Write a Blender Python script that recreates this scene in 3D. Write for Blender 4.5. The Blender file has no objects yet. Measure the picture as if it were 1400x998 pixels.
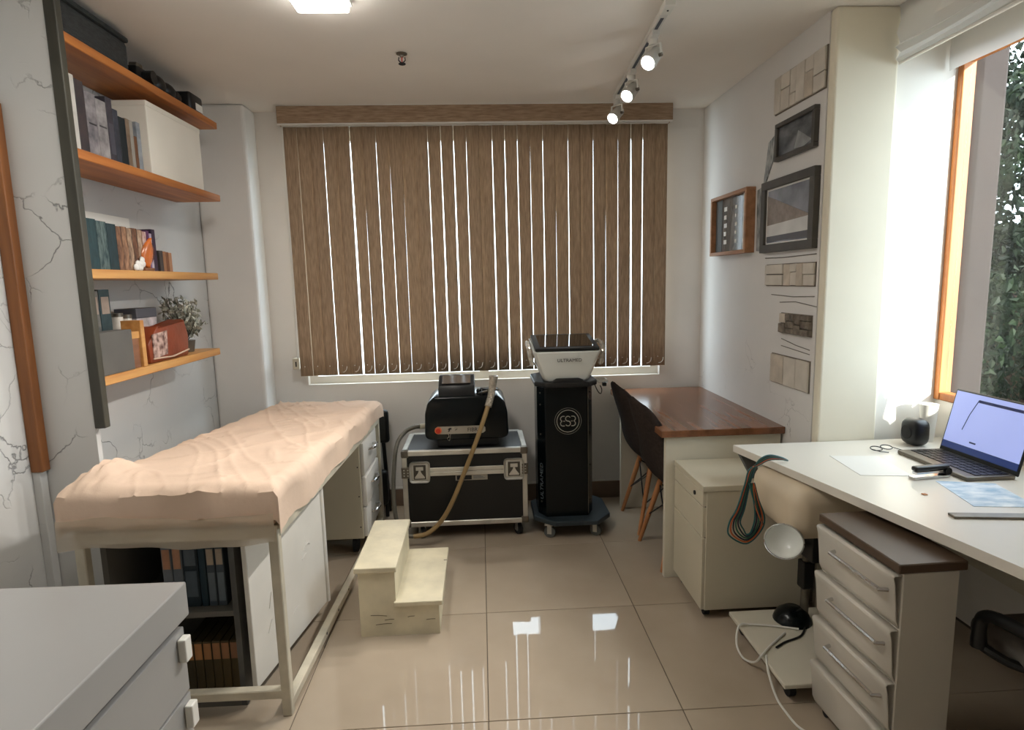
import bpy, bmesh, math, random
from mathutils import Vector, Matrix, noise, Euler

S = bpy.context.scene
COL = S.collection
PI = math.pi

# ------------------------------------------------------------------ camera
def make_camera(f_px, yaw, pitch, roll, h):
    fw = Vector((math.sin(yaw)*math.cos(pitch), math.cos(yaw)*math.cos(pitch), -math.sin(pitch)))
    rt = Vector((math.cos(yaw), -math.sin(yaw), 0))
    up = rt.cross(fw)
    r2 = math.cos(roll)*rt - math.sin(roll)*up
    u2 = math.cos(roll)*up + math.sin(roll)*rt
    cd = bpy.data.cameras.new('camera')
    cd.sensor_fit = 'HORIZONTAL'; cd.sensor_width = 36.0
    cd.lens = f_px/1400*36.0
    cd.clip_start = 0.02
    o = bpy.data.objects.new('camera', cd); COL.objects.link(o)
    m = Matrix((r2, u2, -fw)).transposed().to_4x4()
    m.translation = (0, 0, h)
    o.matrix_world = m
    S.camera = o
make_camera(815, 0.0499, 0.1396, 0.0232, 1.53)

# ------------------------------------------------------------------ exposure, sky, sun, big lights
S.view_settings.view_transform = 'Standard'
S.view_settings.look = 'None'
S.view_settings.exposure = 1.0
S.view_settings.gamma = 1.0
S.view_settings.use_curve_mapping = False

W = bpy.data.worlds.new('sky'); S.world = W; W.use_nodes = True
bg = W.node_tree.nodes['Background']
bg.inputs[0].default_value = (0.78, 0.89, 1.0, 1)
bg.inputs[1].default_value = 4.0

def sun_lamp(direction, strength, color, angle):
    ld = bpy.data.lights.new('sun', 'SUN'); ld.energy = strength; ld.color = color; ld.angle = math.radians(angle)
    o = bpy.data.objects.new('sun', ld); COL.objects.link(o)
    o.rotation_euler = Vector(direction).to_track_quat('-Z', 'Y').to_euler()
    o.location = (5, -5, 6)
sun_lamp((-1.0, 2.35, -0.72), 6.0, (1.0, 0.93, 0.82), 1.5)

def portal(loc, rot, sx, sy):
    ld = bpy.data.lights.new('window_portal', 'AREA'); ld.shape = 'RECTANGLE'; ld.size = sx; ld.size_y = sy
    ld.cycles.is_portal = True
    o = bpy.data.objects.new('window_portal', ld); COL.objects.link(o)
    o.location = loc; o.rotation_euler = rot
portal((0.02, 4.10, 1.69), (-PI/2, 0, 0), 2.4, 1.62)
portal((2.17, 2.22, 1.69), (0, PI/2, 0), 1.5, 0.75)

LED_EMIT = 12.0
SPOT_W = 30.0

# ------------------------------------------------------------------ room numbers (metres)
XL, XR, YB, H = -1.70, 1.50, 4.02, 2.62     # left wall, right wall, back wall, ceiling
XW = 2.08                                   # wall that holds the right window
YS = 2.60                                   # step in the right wall
YN = -1.3                                   # wall behind the camera

# ------------------------------------------------------------------ materials
def lin(c):
    return tuple((x/255/12.92 if x/255 <= 0.04045 else ((x/255+0.055)/1.055)**2.4) for x in c)

def _mat(name):
    m = bpy.data.materials.new(name); m.use_nodes = True
    nt = m.node_tree
    return m, nt, nt.nodes['Principled BSDF']

def pm(name, rgb, rough=0.5, metal=0.0, var=0.0, scale=12.0, stretch=(1, 1, 1), bump=0.0, bscale=None, spec=0.5, coat=0.0, rgb2=None, emit=None):
    m, nt, b = _mat(name)
    c = lin(rgb)
    b.inputs['Roughness'].default_value = rough
    b.inputs['Metallic'].default_value = metal
    b.inputs['Specular IOR Level'].default_value = spec
    b.inputs['Coat Weight'].default_value = coat
    tc = nt.nodes.new('ShaderNodeTexCoord')
    mp = nt.nodes.new('ShaderNodeMapping'); mp.inputs['Scale'].default_value = stretch
    nt.links.new(tc.outputs['Object'], mp.inputs[0])
    nz = nt.nodes.new('ShaderNodeTexNoise'); nz.inputs['Scale'].default_value = scale
    nz.inputs['Detail'].default_value = 5
    nt.links.new(mp.outputs[0], nz.inputs['Vector'])
    rp = nt.nodes.new('ShaderNodeValToRGB')
    c2 = lin(rgb2) if rgb2 else tuple(max(0, x*(1-var)) for x in c)
    c1 = c if rgb2 else tuple(min(1, x*(1+var*0.5)) for x in c)
    rp.color_ramp.elements[0].position = 0.32; rp.color_ramp.elements[0].color = (*c2, 1)
    rp.color_ramp.elements[1].position = 0.66; rp.color_ramp.elements[1].color = (*c1, 1)
    nt.links.new(nz.outputs['Fac'], rp.inputs[0])
    nt.links.new(rp.outputs[0], b.inputs['Base Color'])
    if bump:
        nb = nt.nodes.new('ShaderNodeTexNoise'); nb.inputs['Scale'].default_value = bscale or scale*3
        nb.inputs['Detail'].default_value = 4
        nt.links.new(mp.outputs[0], nb.inputs['Vector'])
        bp = nt.nodes.new('ShaderNodeBump'); bp.inputs['Strength'].default_value = bump; bp.inputs['Distance'].default_value = 0.01
        nt.links.new(nb.outputs['Fac'], bp.inputs['Height'])
        nt.links.new(bp.outputs[0], b.inputs['Normal'])
    if emit:
        b.inputs['Emission Color'].default_value = (*lin(emit[0]), 1)
        b.inputs['Emission Strength'].default_value = emit[1]
    return m

def crack_plaster(name, rgb, line_rgb, scale, amount, width=0.012, bump=0.35, zmax=None):
    """plaster with thin irregular crack lines and a soft relief"""
    m, nt, b = _mat(name)
    L = nt.links.new; N = nt.nodes.new
    b.inputs['Roughness'].default_value = 0.75
    b.inputs['Specular IOR Level'].default_value = 0.25
    tc = N('ShaderNodeTexCoord')
    n1 = N('ShaderNodeTexNoise'); n1.inputs['Scale'].default_value = 4.0; n1.inputs['Detail'].default_value = 6
    L(tc.outputs['Object'], n1.inputs['Vector'])
    vm = N('ShaderNodeVectorMath'); vm.operation = 'SCALE'; vm.inputs['Scale'].default_value = 0.35
    L(n1.outputs['Color'], vm.inputs[0])
    va = N('ShaderNodeVectorMath'); va.operation = 'ADD'
    L(tc.outputs['Object'], va.inputs[0]); L(vm.outputs[0], va.inputs[1])
    vo = N('ShaderNodeTexVoronoi'); vo.feature = 'DISTANCE_TO_EDGE'; vo.inputs['Scale'].default_value = scale
    L(va.outputs[0], vo.inputs['Vector'])
    ln = N('ShaderNodeMapRange'); ln.inputs['From Min'].default_value = 0; ln.inputs['From Max'].default_value = width
    ln.inputs['To Min'].default_value = 1; ln.inputs['To Max'].default_value = 0
    L(vo.outputs['Distance'], ln.inputs['Value'])
    n2 = N('ShaderNodeTexNoise'); n2.inputs['Scale'].default_value = 2.6; n2.inputs['Detail'].default_value = 3
    L(tc.outputs['Object'], n2.inputs['Vector'])
    mk = N('ShaderNodeMapRange'); mk.inputs['From Min'].default_value = 0.5; mk.inputs['From Max'].default_value = 0.62
    L(n2.outputs['Fac'], mk.inputs['Value'])
    mu = N('ShaderNodeMath'); mu.operation = 'MULTIPLY'
    L(ln.outputs[0], mu.inputs[0]); L(mk.outputs[0], mu.inputs[1])
    last = mu
    if zmax is not None:
        sp = N('ShaderNodeSeparateXYZ'); L(tc.outputs['Object'], sp.inputs[0])
        zr = N('ShaderNodeMapRange'); zr.inputs['From Min'].default_value = zmax; zr.inputs['From Max'].default_value = zmax-0.08
        L(sp.outputs['Z'], zr.inputs['Value'])
        m2 = N('ShaderNodeMath'); m2.operation = 'MULTIPLY'
        L(mu.outputs[0], m2.inputs[0]); L(zr.outputs[0], m2.inputs[1]); last = m2
    am = N('ShaderNodeMath'); am.operation = 'MULTIPLY'; am.inputs[1].default_value = amount
    L(last.outputs[0], am.inputs[0])
    n3 = N('ShaderNodeTexNoise'); n3.inputs['Scale'].default_value = 1.7; n3.inputs['Detail'].default_value = 4
    L(tc.outputs['Object'], n3.inputs['Vector'])
    rp = N('ShaderNodeValToRGB'); c = lin(rgb)
    rp.color_ramp.elements[0].position = 0.3; rp.color_ramp.elements[0].color = (c[0]*0.9, c[1]*0.9, c[2]*0.9, 1)
    rp.color_ramp.elements[1].position = 0.7; rp.color_ramp.elements[1].color = (*c, 1)
    L(n3.outputs['Fac'], rp.inputs[0])
    mx = N('ShaderNodeMix'); mx.data_type = 'RGBA'
    L(am.outputs[0], mx.inputs['Factor']); L(rp.outputs[0], mx.inputs['A'])
    mx.inputs['B'].default_value = (*lin(line_rgb), 1)
    L(mx.outputs['Result'], b.inputs['Base Color'])
    bp = N('ShaderNodeBump'); bp.inputs['Strength'].default_value = bump; bp.inputs['Distance'].default_value = 0.006
    bp.invert = True
    L(last.outputs[0], bp.inputs['Height']); L(bp.outputs[0], b.inputs['Normal'])
    return m

def wood(name, light, dark, axis='y', rough=0.45, scale=3.0):
    st = {'x': (0.6, 9, 9), 'y': (9, 0.6, 9), 'z': (9, 9, 0.6)}[axis]
    return pm(name, light, rough, 0, 0, scale, st, 0.05, scale*4, rgb2=dark)

def glassy(name, tint, gloss=0.1):
    """thin clear pane: light goes straight through, with a faint mirror reflection"""
    m = bpy.data.materials.new(name); m.use_nodes = True
    nt = m.node_tree; nt.nodes.clear(); L = nt.links.new
    out = nt.nodes.new('ShaderNodeOutputMaterial')
    tr = nt.nodes.new('ShaderNodeBsdfTransparent'); tr.inputs[0].default_value = (*tint, 1)
    gl = nt.nodes.new('ShaderNodeBsdfGlossy'); gl.inputs['Roughness'].default_value = 0.02
    mx = nt.nodes.new('ShaderNodeMixShader'); mx.inputs[0].default_value = gloss
    L(tr.outputs[0], mx.inputs[1]); L(gl.outputs[0], mx.inputs[2]); L(mx.outputs[0], out.inputs[0])
    return m

def translucent(name, rgb, alpha, rough=0.8):
    """thin fabric: part see-through, part lit from both sides"""
    m = bpy.data.materials.new(name); m.use_nodes = True
    nt = m.node_tree; nt.nodes.clear(); L = nt.links.new
    out = nt.nodes.new('ShaderNodeOutputMaterial')
    c = (*lin(rgb), 1)
    df = nt.nodes.new('ShaderNodeBsdfDiffuse'); df.inputs[0].default_value = c
    tl = nt.nodes.new('ShaderNodeBsdfTranslucent'); tl.inputs[0].default_value = c
    tr = nt.nodes.new('ShaderNodeBsdfTransparent')
    m1 = nt.nodes.new('ShaderNodeMixShader'); m1.inputs[0].default_value = 0.35
    m2 = nt.nodes.new('ShaderNodeMixShader'); m2.inputs[0].default_value = alpha
    L(df.outputs[0], m1.inputs[1]); L(tl.outputs[0], m1.inputs[2])
    L(tr.outputs[0], m2.inputs[1]); L(m1.outputs[0], m2.inputs[2]); L(m2.outputs[0], out.inputs[0])
    return m

M = {}
M['plaster_left'] = crack_plaster('plaster_left', (216, 216, 214), (104, 104, 106), 4.2, 0.7, 0.016, 0.6)
M['plaster'] = pm('plaster', (228, 225, 221), 0.7, 0, 0.04, 3, bump=0.02, bscale=60, spec=0.25)
M['plaster_right'] = crack_plaster('plaster_right', (224, 221, 217), (120, 116, 112), 5.0, 0.5, 0.012, 0.3, zmax=1.22)
M['cream'] = pm('cream_plaster', (228, 220, 200), 0.7, 0, 0.04, 3, spec=0.25)
M['jamb'] = pm('white_plaster', (236, 232, 224), 0.7, 0, 0.02, 3, spec=0.2)
M['ceiling'] = pm('ceiling_paint', (240, 235, 228), 0.85, 0, 0.03, 2, spec=0.15)
M['tile'] = pm('polished_tile', (182, 167, 148), 0.03, 0, 0.08, 2.2, spec=0.55, rgb2=(170, 155, 136))
M['grout'] = pm('grout', (96, 86, 74), 0.9, 0, 0.1, 30)
M['base_tile'] = pm('baseboard_tile', (120, 100, 84), 0.3, 0, 0.12, 10)
M['white_line'] = pm('white_bead', (230, 228, 222), 0.5)
M['shelf_wood'] = wood('shelf_wood', (196, 124, 62), (160, 92, 40), 'y')
M['shelf_pale'] = wood('shelf_wood_pale', (214, 164, 100), (184, 128, 70), 'y')
M['post'] = pm('dark_post', (66, 64, 54), 0.5, 0, 0.3, 6, (3, 3, .5))
M['batten'] = wood('batten_wood', (150, 94, 48), (112, 66, 30), 'z')
M['window_wood'] = wood('window_wood', (190, 120, 58), (138, 80, 34), 'z')
M['laminate'] = wood('walnut_laminate', (142, 96, 68), (108, 70, 48), 'y', 0.22, 2.0)
M['leg_wood'] = wood('leg_wood', (196, 136, 88), (168, 108, 64), 'z')
M['desk_white'] = pm('desk_white', (224, 218, 206), 0.32, 0, 0.02, 4)
M['panel_cream'] = pm('panel_cream', (214, 208, 190), 0.45, 0, 0.03, 4)
M['cab_cream'] = pm('cabinet_cream', (206, 198, 176), 0.42, 0, 0.04, 4)
M['seam'] = pm('dark_seam', (70, 64, 54), 0.8)
M['lcab'] = pm('white_laminate', (156, 155, 153), 0.28, 0, 0.02, 4)
M['unit_white'] = pm('warm_white_laminate', (212, 206, 194), 0.35, 0, 0.03, 4)
M['paint_white'] = pm('white_paint', (226, 222, 214), 0.38, 0, 0.06, 5, bump=0.08, bscale=8)
M['frame_cream'] = pm('cream_metal', (206, 198, 178), 0.42, 0, 0.18, 9)
M['stool_paint'] = pm('worn_cream_paint', (220, 210, 182), 0.5, 0, 0.16, 7, bump=0.1, bscale=40)
M['scuff'] = pm('scuff', (92, 80, 64), 0.8)
M['sheet'] = pm('peach_sheet', (224, 198, 176), 0.85, 0, 0.06, 5, bump=0.1, bscale=50, spec=0.15)
M['mattress'] = pm('mattress_vinyl', (206, 176, 146), 0.6)
M['veil'] = translucent('thin_cover', (224, 212, 192), 0.62)
M['black'] = pm('black_plastic', (16, 17, 18), 0.38, 0, 0.1, 8)
M['black_gloss'] = pm('black_gloss', (7, 13, 15), 0.22, 0, 0.05, 8, spec=0.3)
M['case_panel'] = pm('case_laminate', (7, 8, 9), 0.42, 0, 0.1, 40, bump=0.08, bscale=300)
M['alu'] = pm('aluminium', (204, 201, 193), 0.36, 0.7, 0.12, 12)
M['steel'] = pm('chrome', (210, 210, 210), 0.12, 1.0)
M['dull_metal'] = pm('dull_metal', (120, 114, 104), 0.4, 0.8, 0.2, 20)
M['rubber'] = pm('rubber_grey', (92, 94, 92), 0.7)
M['tire'] = pm('rubber_black', (26, 26, 26), 0.7)
M['blue_grey'] = pm('slate_base', (46, 56, 62), 0.4, 0, 0.05, 5)
M['gloss_white'] = pm('gloss_white', (224, 226, 220), 0.16, 0, 0.01, 4, coat=0.3)
M['clear'] = glassy('clear_acrylic', (0.86, 0.88, 0.88), 0.16)
M['glass'] = glassy('window_glass', (0.95, 0.97, 0.96), 0.015)
M['screen'] = pm('dark_screen', (20, 18, 17), 0.06, 0, 0.0, 5, coat=0.5)
M['screen_grey'] = pm('grey_screen', (104, 94, 84), 0.12)
M['label_silver'] = pm('silver_label', (168, 160, 146), 0.4, 0.3)
M['emblem'] = pm('silver_print', (176, 172, 160), 0.4, 0.2)
M['ink'] = pm('ink', (26, 26, 28), 0.6)
M['ink_faint'] = pm('ink_grey', (98, 106, 112), 0.6)
M['red'] = pm('red_button', (196, 52, 30), 0.35, 0, 0.05)
M['orange_ring'] = pm('orange_ring', (214, 120, 70), 0.4)
M['hose'] = pm('beige_hose', (150, 124, 82), 0.5, 0, 0.12, 10)
M['hose_dark'] = pm('grey_hose', (96, 92, 82), 0.45, 0.2, 0.15, 14)
M['clear_tube'] = pm('ribbed_clear_tube', (190, 182, 168), 0.2, 0.3, 0.3, 60)
M['fabric_brown'] = pm('dark_brown_fabric', (52, 44, 40), 0.9, 0, 0.25, 60, bump=0.15, bscale=200, spec=0.15)
M['blind'] = pm('blind_fabric', (184, 160, 134), 0.85, 0, 0, 26, (8, 8, 0.55), 0.06, 60, spec=0.15, rgb2=(150, 128, 106))
M['valance'] = pm('valance_fabric', (178, 154, 130), 0.85, 0, 0, 22, (0.7, 6, 6), 0.06, 50, spec=0.15, rgb2=(146, 122, 100))
M['white_plastic'] = pm('white_plastic', (226, 224, 216), 0.4)
M['lamp_white'] = pm('lamp_white', (214, 212, 206), 0.35)
M['slot'] = pm('track_slot', (52, 62, 78), 0.4)
M['beige_vinyl'] = pm('beige_vinyl', (214, 198, 172), 0.45, 0, 0.05, 4, bump=0.03)
M['white_shade'] = translucent('roller_fabric', (216, 214, 210), 0.86)
M['leaf'] = pm('leaf_green', (22, 38, 12), 0.6, 0, 0, 2.2, rgb2=(6, 11, 5), spec=0.2)
M['backdrop_green'] = pm('dark_green_backdrop', (30, 44, 24), .9, 0, 0, 6, bump=.6, rgb2=(12, 18, 10))
M['bark'] = pm('bark', (92, 66, 52), 0.9, 0, 0.4, 5, (4, 4, .6), 0.5, 20)
M['render_brown'] = pm('brown_render', (36, 25, 20), 0.9, 0, 0.12, 3)
M['earth'] = pm('earth', (110, 104, 92), 0.95, 0, 0.2, 2)

def emitter(name, rgb, strength):
    m, nt, b = _mat(name)
    b.inputs['Base Color'].default_value = (*lin(rgb), 1)
    b.inputs['Emission Color'].default_value = (*lin(rgb), 1)
    b.inputs['Emission Strength'].default_value = strength
    return m
M['led'] = emitter('led_panel_glow', (255, 250, 242), LED_EMIT)
M['bulb'] = emitter('spot_lens_glow', (255, 252, 246), 22.0)

# ------------------------------------------------------------------ mesh helper
INV = {}
class MB:
    def __init__(s): s.bm = bmesh.new(); s.mats = []
    def mi(s, m):
        if m is None: return 0
        if m not in s.mats: s.mats.append(m)
        return s.mats.index(m)
    def box(s, x0, y0, z0, x1, y1, z1, bev=0.0, seg=2, mat=None, M4=None):
        r = bmesh.ops.create_cube(s.bm, size=1)
        vs = r['verts']
        T = Matrix.Translation(((x0+x1)/2, (y0+y1)/2, (z0+z1)/2)) @ Matrix.Diagonal((abs(x1-x0), abs(y1-y0), abs(z1-z0), 1))
        if M4: T = M4 @ T
        bmesh.ops.transform(s.bm, matrix=T, verts=vs)
        fs = {f for v in vs for f in v.link_faces}
        for f in fs: f.material_index = s.mi(mat)
        if bev > 0:
            es = list({e for v in vs for e in v.link_edges})
            bmesh.ops.bevel(s.bm, geom=es, offset=bev, segments=seg, affect='EDGES', profile=0.5)
        return s
    def cyl(s, p0, p1, r0, r1=None, seg=16, mat=None, caps=True):
        p0 = Vector(p0); p1 = Vector(p1); d = p1-p0
        r1 = r0 if r1 is None else r1
        q = Vector((0, 0, 1)).rotation_difference(d.normalized()).to_matrix().to_4x4()
        T = Matrix.Translation((p0+p1)/2) @ q
        r = bmesh.ops.create_cone(s.bm, cap_ends=caps, segments=seg, radius1=max(r0, 1e-5), radius2=max(r1, 1e-5), depth=d.length, matrix=T)
        for f in {f for v in r['verts'] for f in v.link_faces}: f.material_index = s.mi(mat)
        return s
    def sphere(s, c, r, sc=(1, 1, 1), u=16, v=10, mat=None):
        T = Matrix.Translation(c) @ Matrix.Diagonal((*sc, 1))
        q = bmesh.ops.create_uvsphere(s.bm, u_segments=u, v_segments=v, radius=r, matrix=T)
        for f in {f for w in q['verts'] for f in w.link_faces}: f.material_index = s.mi(mat)
        return s
    def grid(s, rows, mat=None, close=False):
        g = [[s.bm.verts.new(p) for p in row] for row in rows]
        n = len(g[0])
        for i in range(len(g)-1):
            for j in range(n if close else n-1):
                k = (j+1) % n
                try:
                    f = s.bm.faces.new((g[i][j], g[i][k], g[i+1][k], g[i+1][j])); f.material_index = s.mi(mat)
                except ValueError: pass
        return g
    def tube(s, pts, r, seg=8, mat=None, smooth_n=0):
        pts = [Vector(p) for p in pts]
        if smooth_n: pts = spline(pts, smooth_n)
        rows = []; ref = None
        for i, p in enumerate(pts):
            d = (pts[min(i+1, len(pts)-1)]-pts[max(i-1, 0)])
            if d.length < 1e-9: d = Vector((0, 0, 1))
            d.normalize()
            if ref is None:
                ref = d.orthogonal().normalized()
            ref = (ref - d*ref.dot(d)); ref = ref.normalized() if ref.length > 1e-6 else d.orthogonal().normalized()
            b = d.cross(ref)
            rr = r[min(len(r)-1, round(i*(len(r)-1)/max(1, len(pts)-1)))] if isinstance(r, (list, tuple)) else r
            rows.append([p + ref*rr*math.cos(2*PI*k/seg) + b*rr*math.sin(2*PI*k/seg) for k in range(seg)])
        g = s.grid(rows, mat, True)
        for row in (g[0], g[-1]):
            try: s.bm.faces.new(row).material_index = s.mi(mat)
            except ValueError: pass
        return s
    def prism(s, poly, z0, z1, bev=0.0, mat=None, axis='z', seg=2):
        def P(a, b, c):
            return {'z': (a, b, c), 'y': (a, c, b), 'x': (c, a, b)}[axis]
        lo = [s.bm.verts.new(P(a, b, z0)) for a, b in poly]; hi = [s.bm.verts.new(P(a, b, z1)) for a, b in poly]
        fs = [s.bm.faces.new(lo[::-1]), s.bm.faces.new(hi)]
        n = len(poly)
        for i in range(n): fs.append(s.bm.faces.new((lo[i], lo[(i+1) % n], hi[(i+1) % n], hi[i])))
        for f in fs: f.material_index = s.mi(mat)
        if bev:
            es = list({e for f in fs for e in f.edges})
            bmesh.ops.bevel(s.bm, geom=es, offset=bev, segments=seg, affect='EDGES', profile=0.5)
        return s
    def lathe(s, prof, c=(0, 0, 0), seg=20, mat=None, M4=None):
        rows = []
        for r, z in prof:
            rows.append([Vector((max(r, 1e-4)*math.cos(2*PI*k/seg), max(r, 1e-4)*math.sin(2*PI*k/seg), z)) for k in range(seg)])
        T = Matrix.Translation(c) @ (M4 or Matrix.Identity(4))
        rows = [[T @ v for v in row] for row in rows]
        s.grid(rows, mat, True)
        return s
    def build(s, name, mat=None, parent=None, world=True, smooth=False, loc=None):
        me = bpy.data.meshes.new(name)
        bmesh.ops.recalc_face_normals(s.bm, faces=s.bm.faces[:])
        if parent is not None and world:
            bmesh.ops.transform(s.bm, matrix=INV.get(parent.name, Matrix.Identity(4)), verts=s.bm.verts[:])
        if loc is not None:
            bmesh.ops.translate(s.bm, vec=-Vector(loc), verts=s.bm.verts[:])
        s.bm.to_mesh(me); s.bm.free()
        ms = s.mats if s.mats else [mat]
        for m in ms: me.materials.append(M[m] if isinstance(m, str) else m)
        if smooth:
            for p in me.polygons: p.use_smooth = True
            try: me.set_sharp_from_angle(angle=math.radians(42))
            except Exception: pass
        o = bpy.data.objects.new(name, me); COL.objects.link(o)
        if loc is not None: o.location = loc
        if parent is not None:
            o.parent = parent; INV[o.name] = INV.get(parent.name, Matrix.Identity(4))
        return o

def spline(pts, n):
    out = []
    P = [pts[0]] + list(pts) + [pts[-1]]
    for i in range(1, len(P)-2):
        a, b, c, d = P[i-1], P[i], P[i+1], P[i+2]
        for k in range(n):
            t = k/n
            out.append(0.5*((2*b) + (c-a)*t + (2*a-5*b+4*c-d)*t*t + (3*b-a-3*c+d)*t**3))
    out.append(P[-2])
    return out

def thing(name, label, cat, loc=(0, 0, 0), rz=0.0, group=None):
    o = bpy.data.objects.new(name, None); COL.objects.link(o)
    o.empty_display_size = 0.05
    o.location = loc; o.rotation_euler = (0, 0, rz)
    INV[o.name] = (Matrix.Translation(loc) @ Matrix.Rotation(rz, 4, 'Z')).inverted()
    o['label'] = label; o['category'] = cat
    if group: o['group'] = group
    return o
def tag(o, label, cat, group=None):
    o['label'] = label; o['category'] = cat
    if group: o['group'] = group
    return o
def struct(o, label=None):
    o['kind'] = 'structure'
    if label: o['label'] = label
    return o
def simple(name, mb, mat, label, cat, loc, group=None, smooth=False):
    return tag(mb.build(name, mat, None, smooth=smooth, loc=loc), label, cat, group)
def text(name, body, size, mat, parent, T, extrude=0.0006):
    cu = bpy.data.curves.new(name, 'FONT'); cu.body = body; cu.size = size; cu.align_x = 'CENTER'; cu.align_y = 'CENTER'
    cu.extrude = extrude; cu.resolution_u = 3
    tmp = bpy.data.objects.new('tmp_text', cu); COL.objects.link(tmp)
    dg = bpy.context.evaluated_depsgraph_get()
    me = bpy.data.meshes.new_from_object(tmp.evaluated_get(dg))
    bpy.data.objects.remove(tmp)
    me.transform(INV.get(parent.name, Matrix.Identity(4)) @ T)
    me.materials.clear(); me.materials.append(M[mat])
    o = bpy.data.objects.new(name, me); COL.objects.link(o); o.parent = parent
    INV[o.name] = INV.get(parent.name, Matrix.Identity(4))
    return o
def copy_tree(o, parent=None):
    c = o.copy(); COL.objects.link(c); c.parent = parent
    INV[c.name] = INV.get(o.name, Matrix.Identity(4))
    for ch in [x for x in bpy.data.objects if x.parent == o]: copy_tree(ch, c)
    return c

# ================================================================== SETTING
rnd = random.Random(4)
T_SIZE, TX0, TY0 = 0.694, -0.016, 1.905
fl = struct(MB().box(XL-0.2, YN-0.2, -0.12, XW+0.2, YB+0.2, -0.004).build('floor', 'grout'))
tile_me = None
for i in range(-3, 4):
    for j in range(-5, 4):
        x0, y0 = TX0+i*T_SIZE, TY0+j*T_SIZE
        g = 0.0016
        xa, xb = max(x0+g, XL), min(x0+T_SIZE-g, XW); ya, yb = max(y0+g, YN), min(y0+T_SIZE-g, YB)
        if xb-xa < 0.02 or yb-ya < 0.02: continue
        full = abs(xb-xa-T_SIZE+2*g) < 1e-4 and abs(yb-ya-T_SIZE+2*g) < 1e-4
        if full and tile_me:
            o = bpy.data.objects.new('tile', tile_me); COL.objects.link(o); o.parent = fl; o.location = (x0, y0, 0)
            continue
        mb = MB().box(xa-x0, ya-y0, -0.006, xb-x0, yb-y0, 0.0, 0.0012, 1)
        o = mb.build('tile', 'tile', fl); o.location = (x0, y0, 0)
        if full: tile_me = o.data

struct(MB().box(XL-0.2, YN-0.2, H, XW+0.2, YB+0.2, H+0.12).build('ceiling', 'ceiling'))
struct(MB().box(XL-0.15, YN, 0, XL, YB, H).build('wall_left', 'plaster_left'))
struct(MB().box(XL-0.15, YN-0.15, 0, XW+0.15, YN, H).build('wall_front', 'plaster'))
# back wall with the window opening
WX0, WX1, WZ0, WZ1 = -1.17, 1.22, 0.87, 2.50
mb = MB()
mb.box(XL-0.15, YB, 0, WX0, YB+0.15, H); mb.box(WX1, YB, 0, XW+0.15, YB+0.15, H)
mb.box(WX0, YB, 0, WX1, YB+0.15, WZ0); mb.box(WX0, YB, WZ1, WX1, YB+0.15, H)
struct(mb.build('wall_back', 'plaster'))
# right wall block and its pilaster
struct(MB().box(XR, YS, 0, XW+0.08, YB, H).build('wall_right', 'plaster_right'))
struct(MB().box(XR, YS-0.05, 0, 1.775, YS, H, 0.012, 3).build('trim_2', 'cream'), 'cream plaster pilaster beside the right window')
struct(MB().box(1.775, YS-0.006, 0, XW, YS, H).build('trim_3', 'jamb'), 'white plaster jamb of the right window')
# wall that carries the right window
RY0, RY1, RZ0, RZ1 = 1.85, 2.594, 0.95, 2.44
mb = MB()
mb.box(XW, YN, 0, XW+0.08, RY0, H); mb.box(XW, RY1, 0, XW+0.08, YS, H)
mb.box(XW, RY0, 0, XW+0.08, RY1, RZ0); mb.box(XW, RY0, RZ1, XW+0.08, RY1, H)
struct(mb.build('wall_window', 'jamb'))
# left corner column
struct(MB().box(XL, 3.83, 0, -1.385, YB, H, 0.02, 3).build('trim_1', 'plaster'), 'plaster column in the left corner')

# windows
w1 = struct(MB().box(WX0, YB+0.05, WZ0, WX0+0.05, YB+0.10, WZ1).box(WX1-0.05, YB+0.05, WZ0, WX1, YB+0.10, WZ1)
            .box(WX0+0.05, YB+0.05, WZ0, WX1-0.05, YB+0.10, WZ0+0.05).box(WX0+0.05, YB+0.05, WZ1-0.05, WX1-0.05, YB+0.10, WZ1)
            .build('window_1', 'white_plastic'), 'white window frame behind the vertical blind')
MB().box(-0.02, YB+0.05, WZ0+0.05, 0.04, YB+0.10, WZ1-0.05).build('mullion', 'white_plastic', w1)
for a, b in ((WX0+0.05, -0.02), (0.04, WX1-0.05)):
    MB().box(a, YB+0.072, WZ0+0.05, b, YB+0.078, WZ1-0.05).build('window_pane', 'glass', w1)
w2 = struct(MB().box(XW-0.012, RY1-0.032, RZ0, XW+0.045, RY1, RZ1, 0.004).box(XW-0.012, RY0, RZ0, XW+0.045, RY0+0.032, RZ1, 0.004)
            .box(XW-0.008, RY0+0.032, RZ0, XW+0.045, RY1-0.032, RZ0+0.035, 0.004).box(XW-0.008, RY0+0.032, RZ1-0.035, XW+0.045, RY1-0.032, RZ1, 0.004)
            .build('window_2', 'window_wood'), 'orange brown wooden frame of the right window')
MB().box(XW+0.045, RY1-0.008, RZ0, XW+0.10, RY1+0.004, RZ1).build('outer_reveal', 'render_brown', w2)
MB().box(XW+0.02, RY0+0.032, RZ0+0.035, XW+0.026, RY1-0.032, RZ1-0.035).build('window_pane', 'glass', w2)

# baseboards
def baseboard(name, x0, y0, x1, y1, ax):
    b = struct(MB().box(x0, y0, 0, x1, y1, 0.122, 0.002, 1).build(name, 'base_tile'))
    if ax == 'x': MB().box(x0, y0, 0.122, x1, y1-0.002, 0.134).build('top_bead', 'white_line', b)
    else: MB().box(x0, y0, 0.122, x1, y1, 0.134).build('top_bead', 'white_line', b)
baseboard('baseboard_back', -1.385, YB-0.012, XR, YB, 'x')
baseboard('baseboard_left', XL, YN, XL+0.012, 3.83, 'y')
baseboard('baseboard_right', XR-0.012, YS, XR, YB-0.012, 'y')
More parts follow.
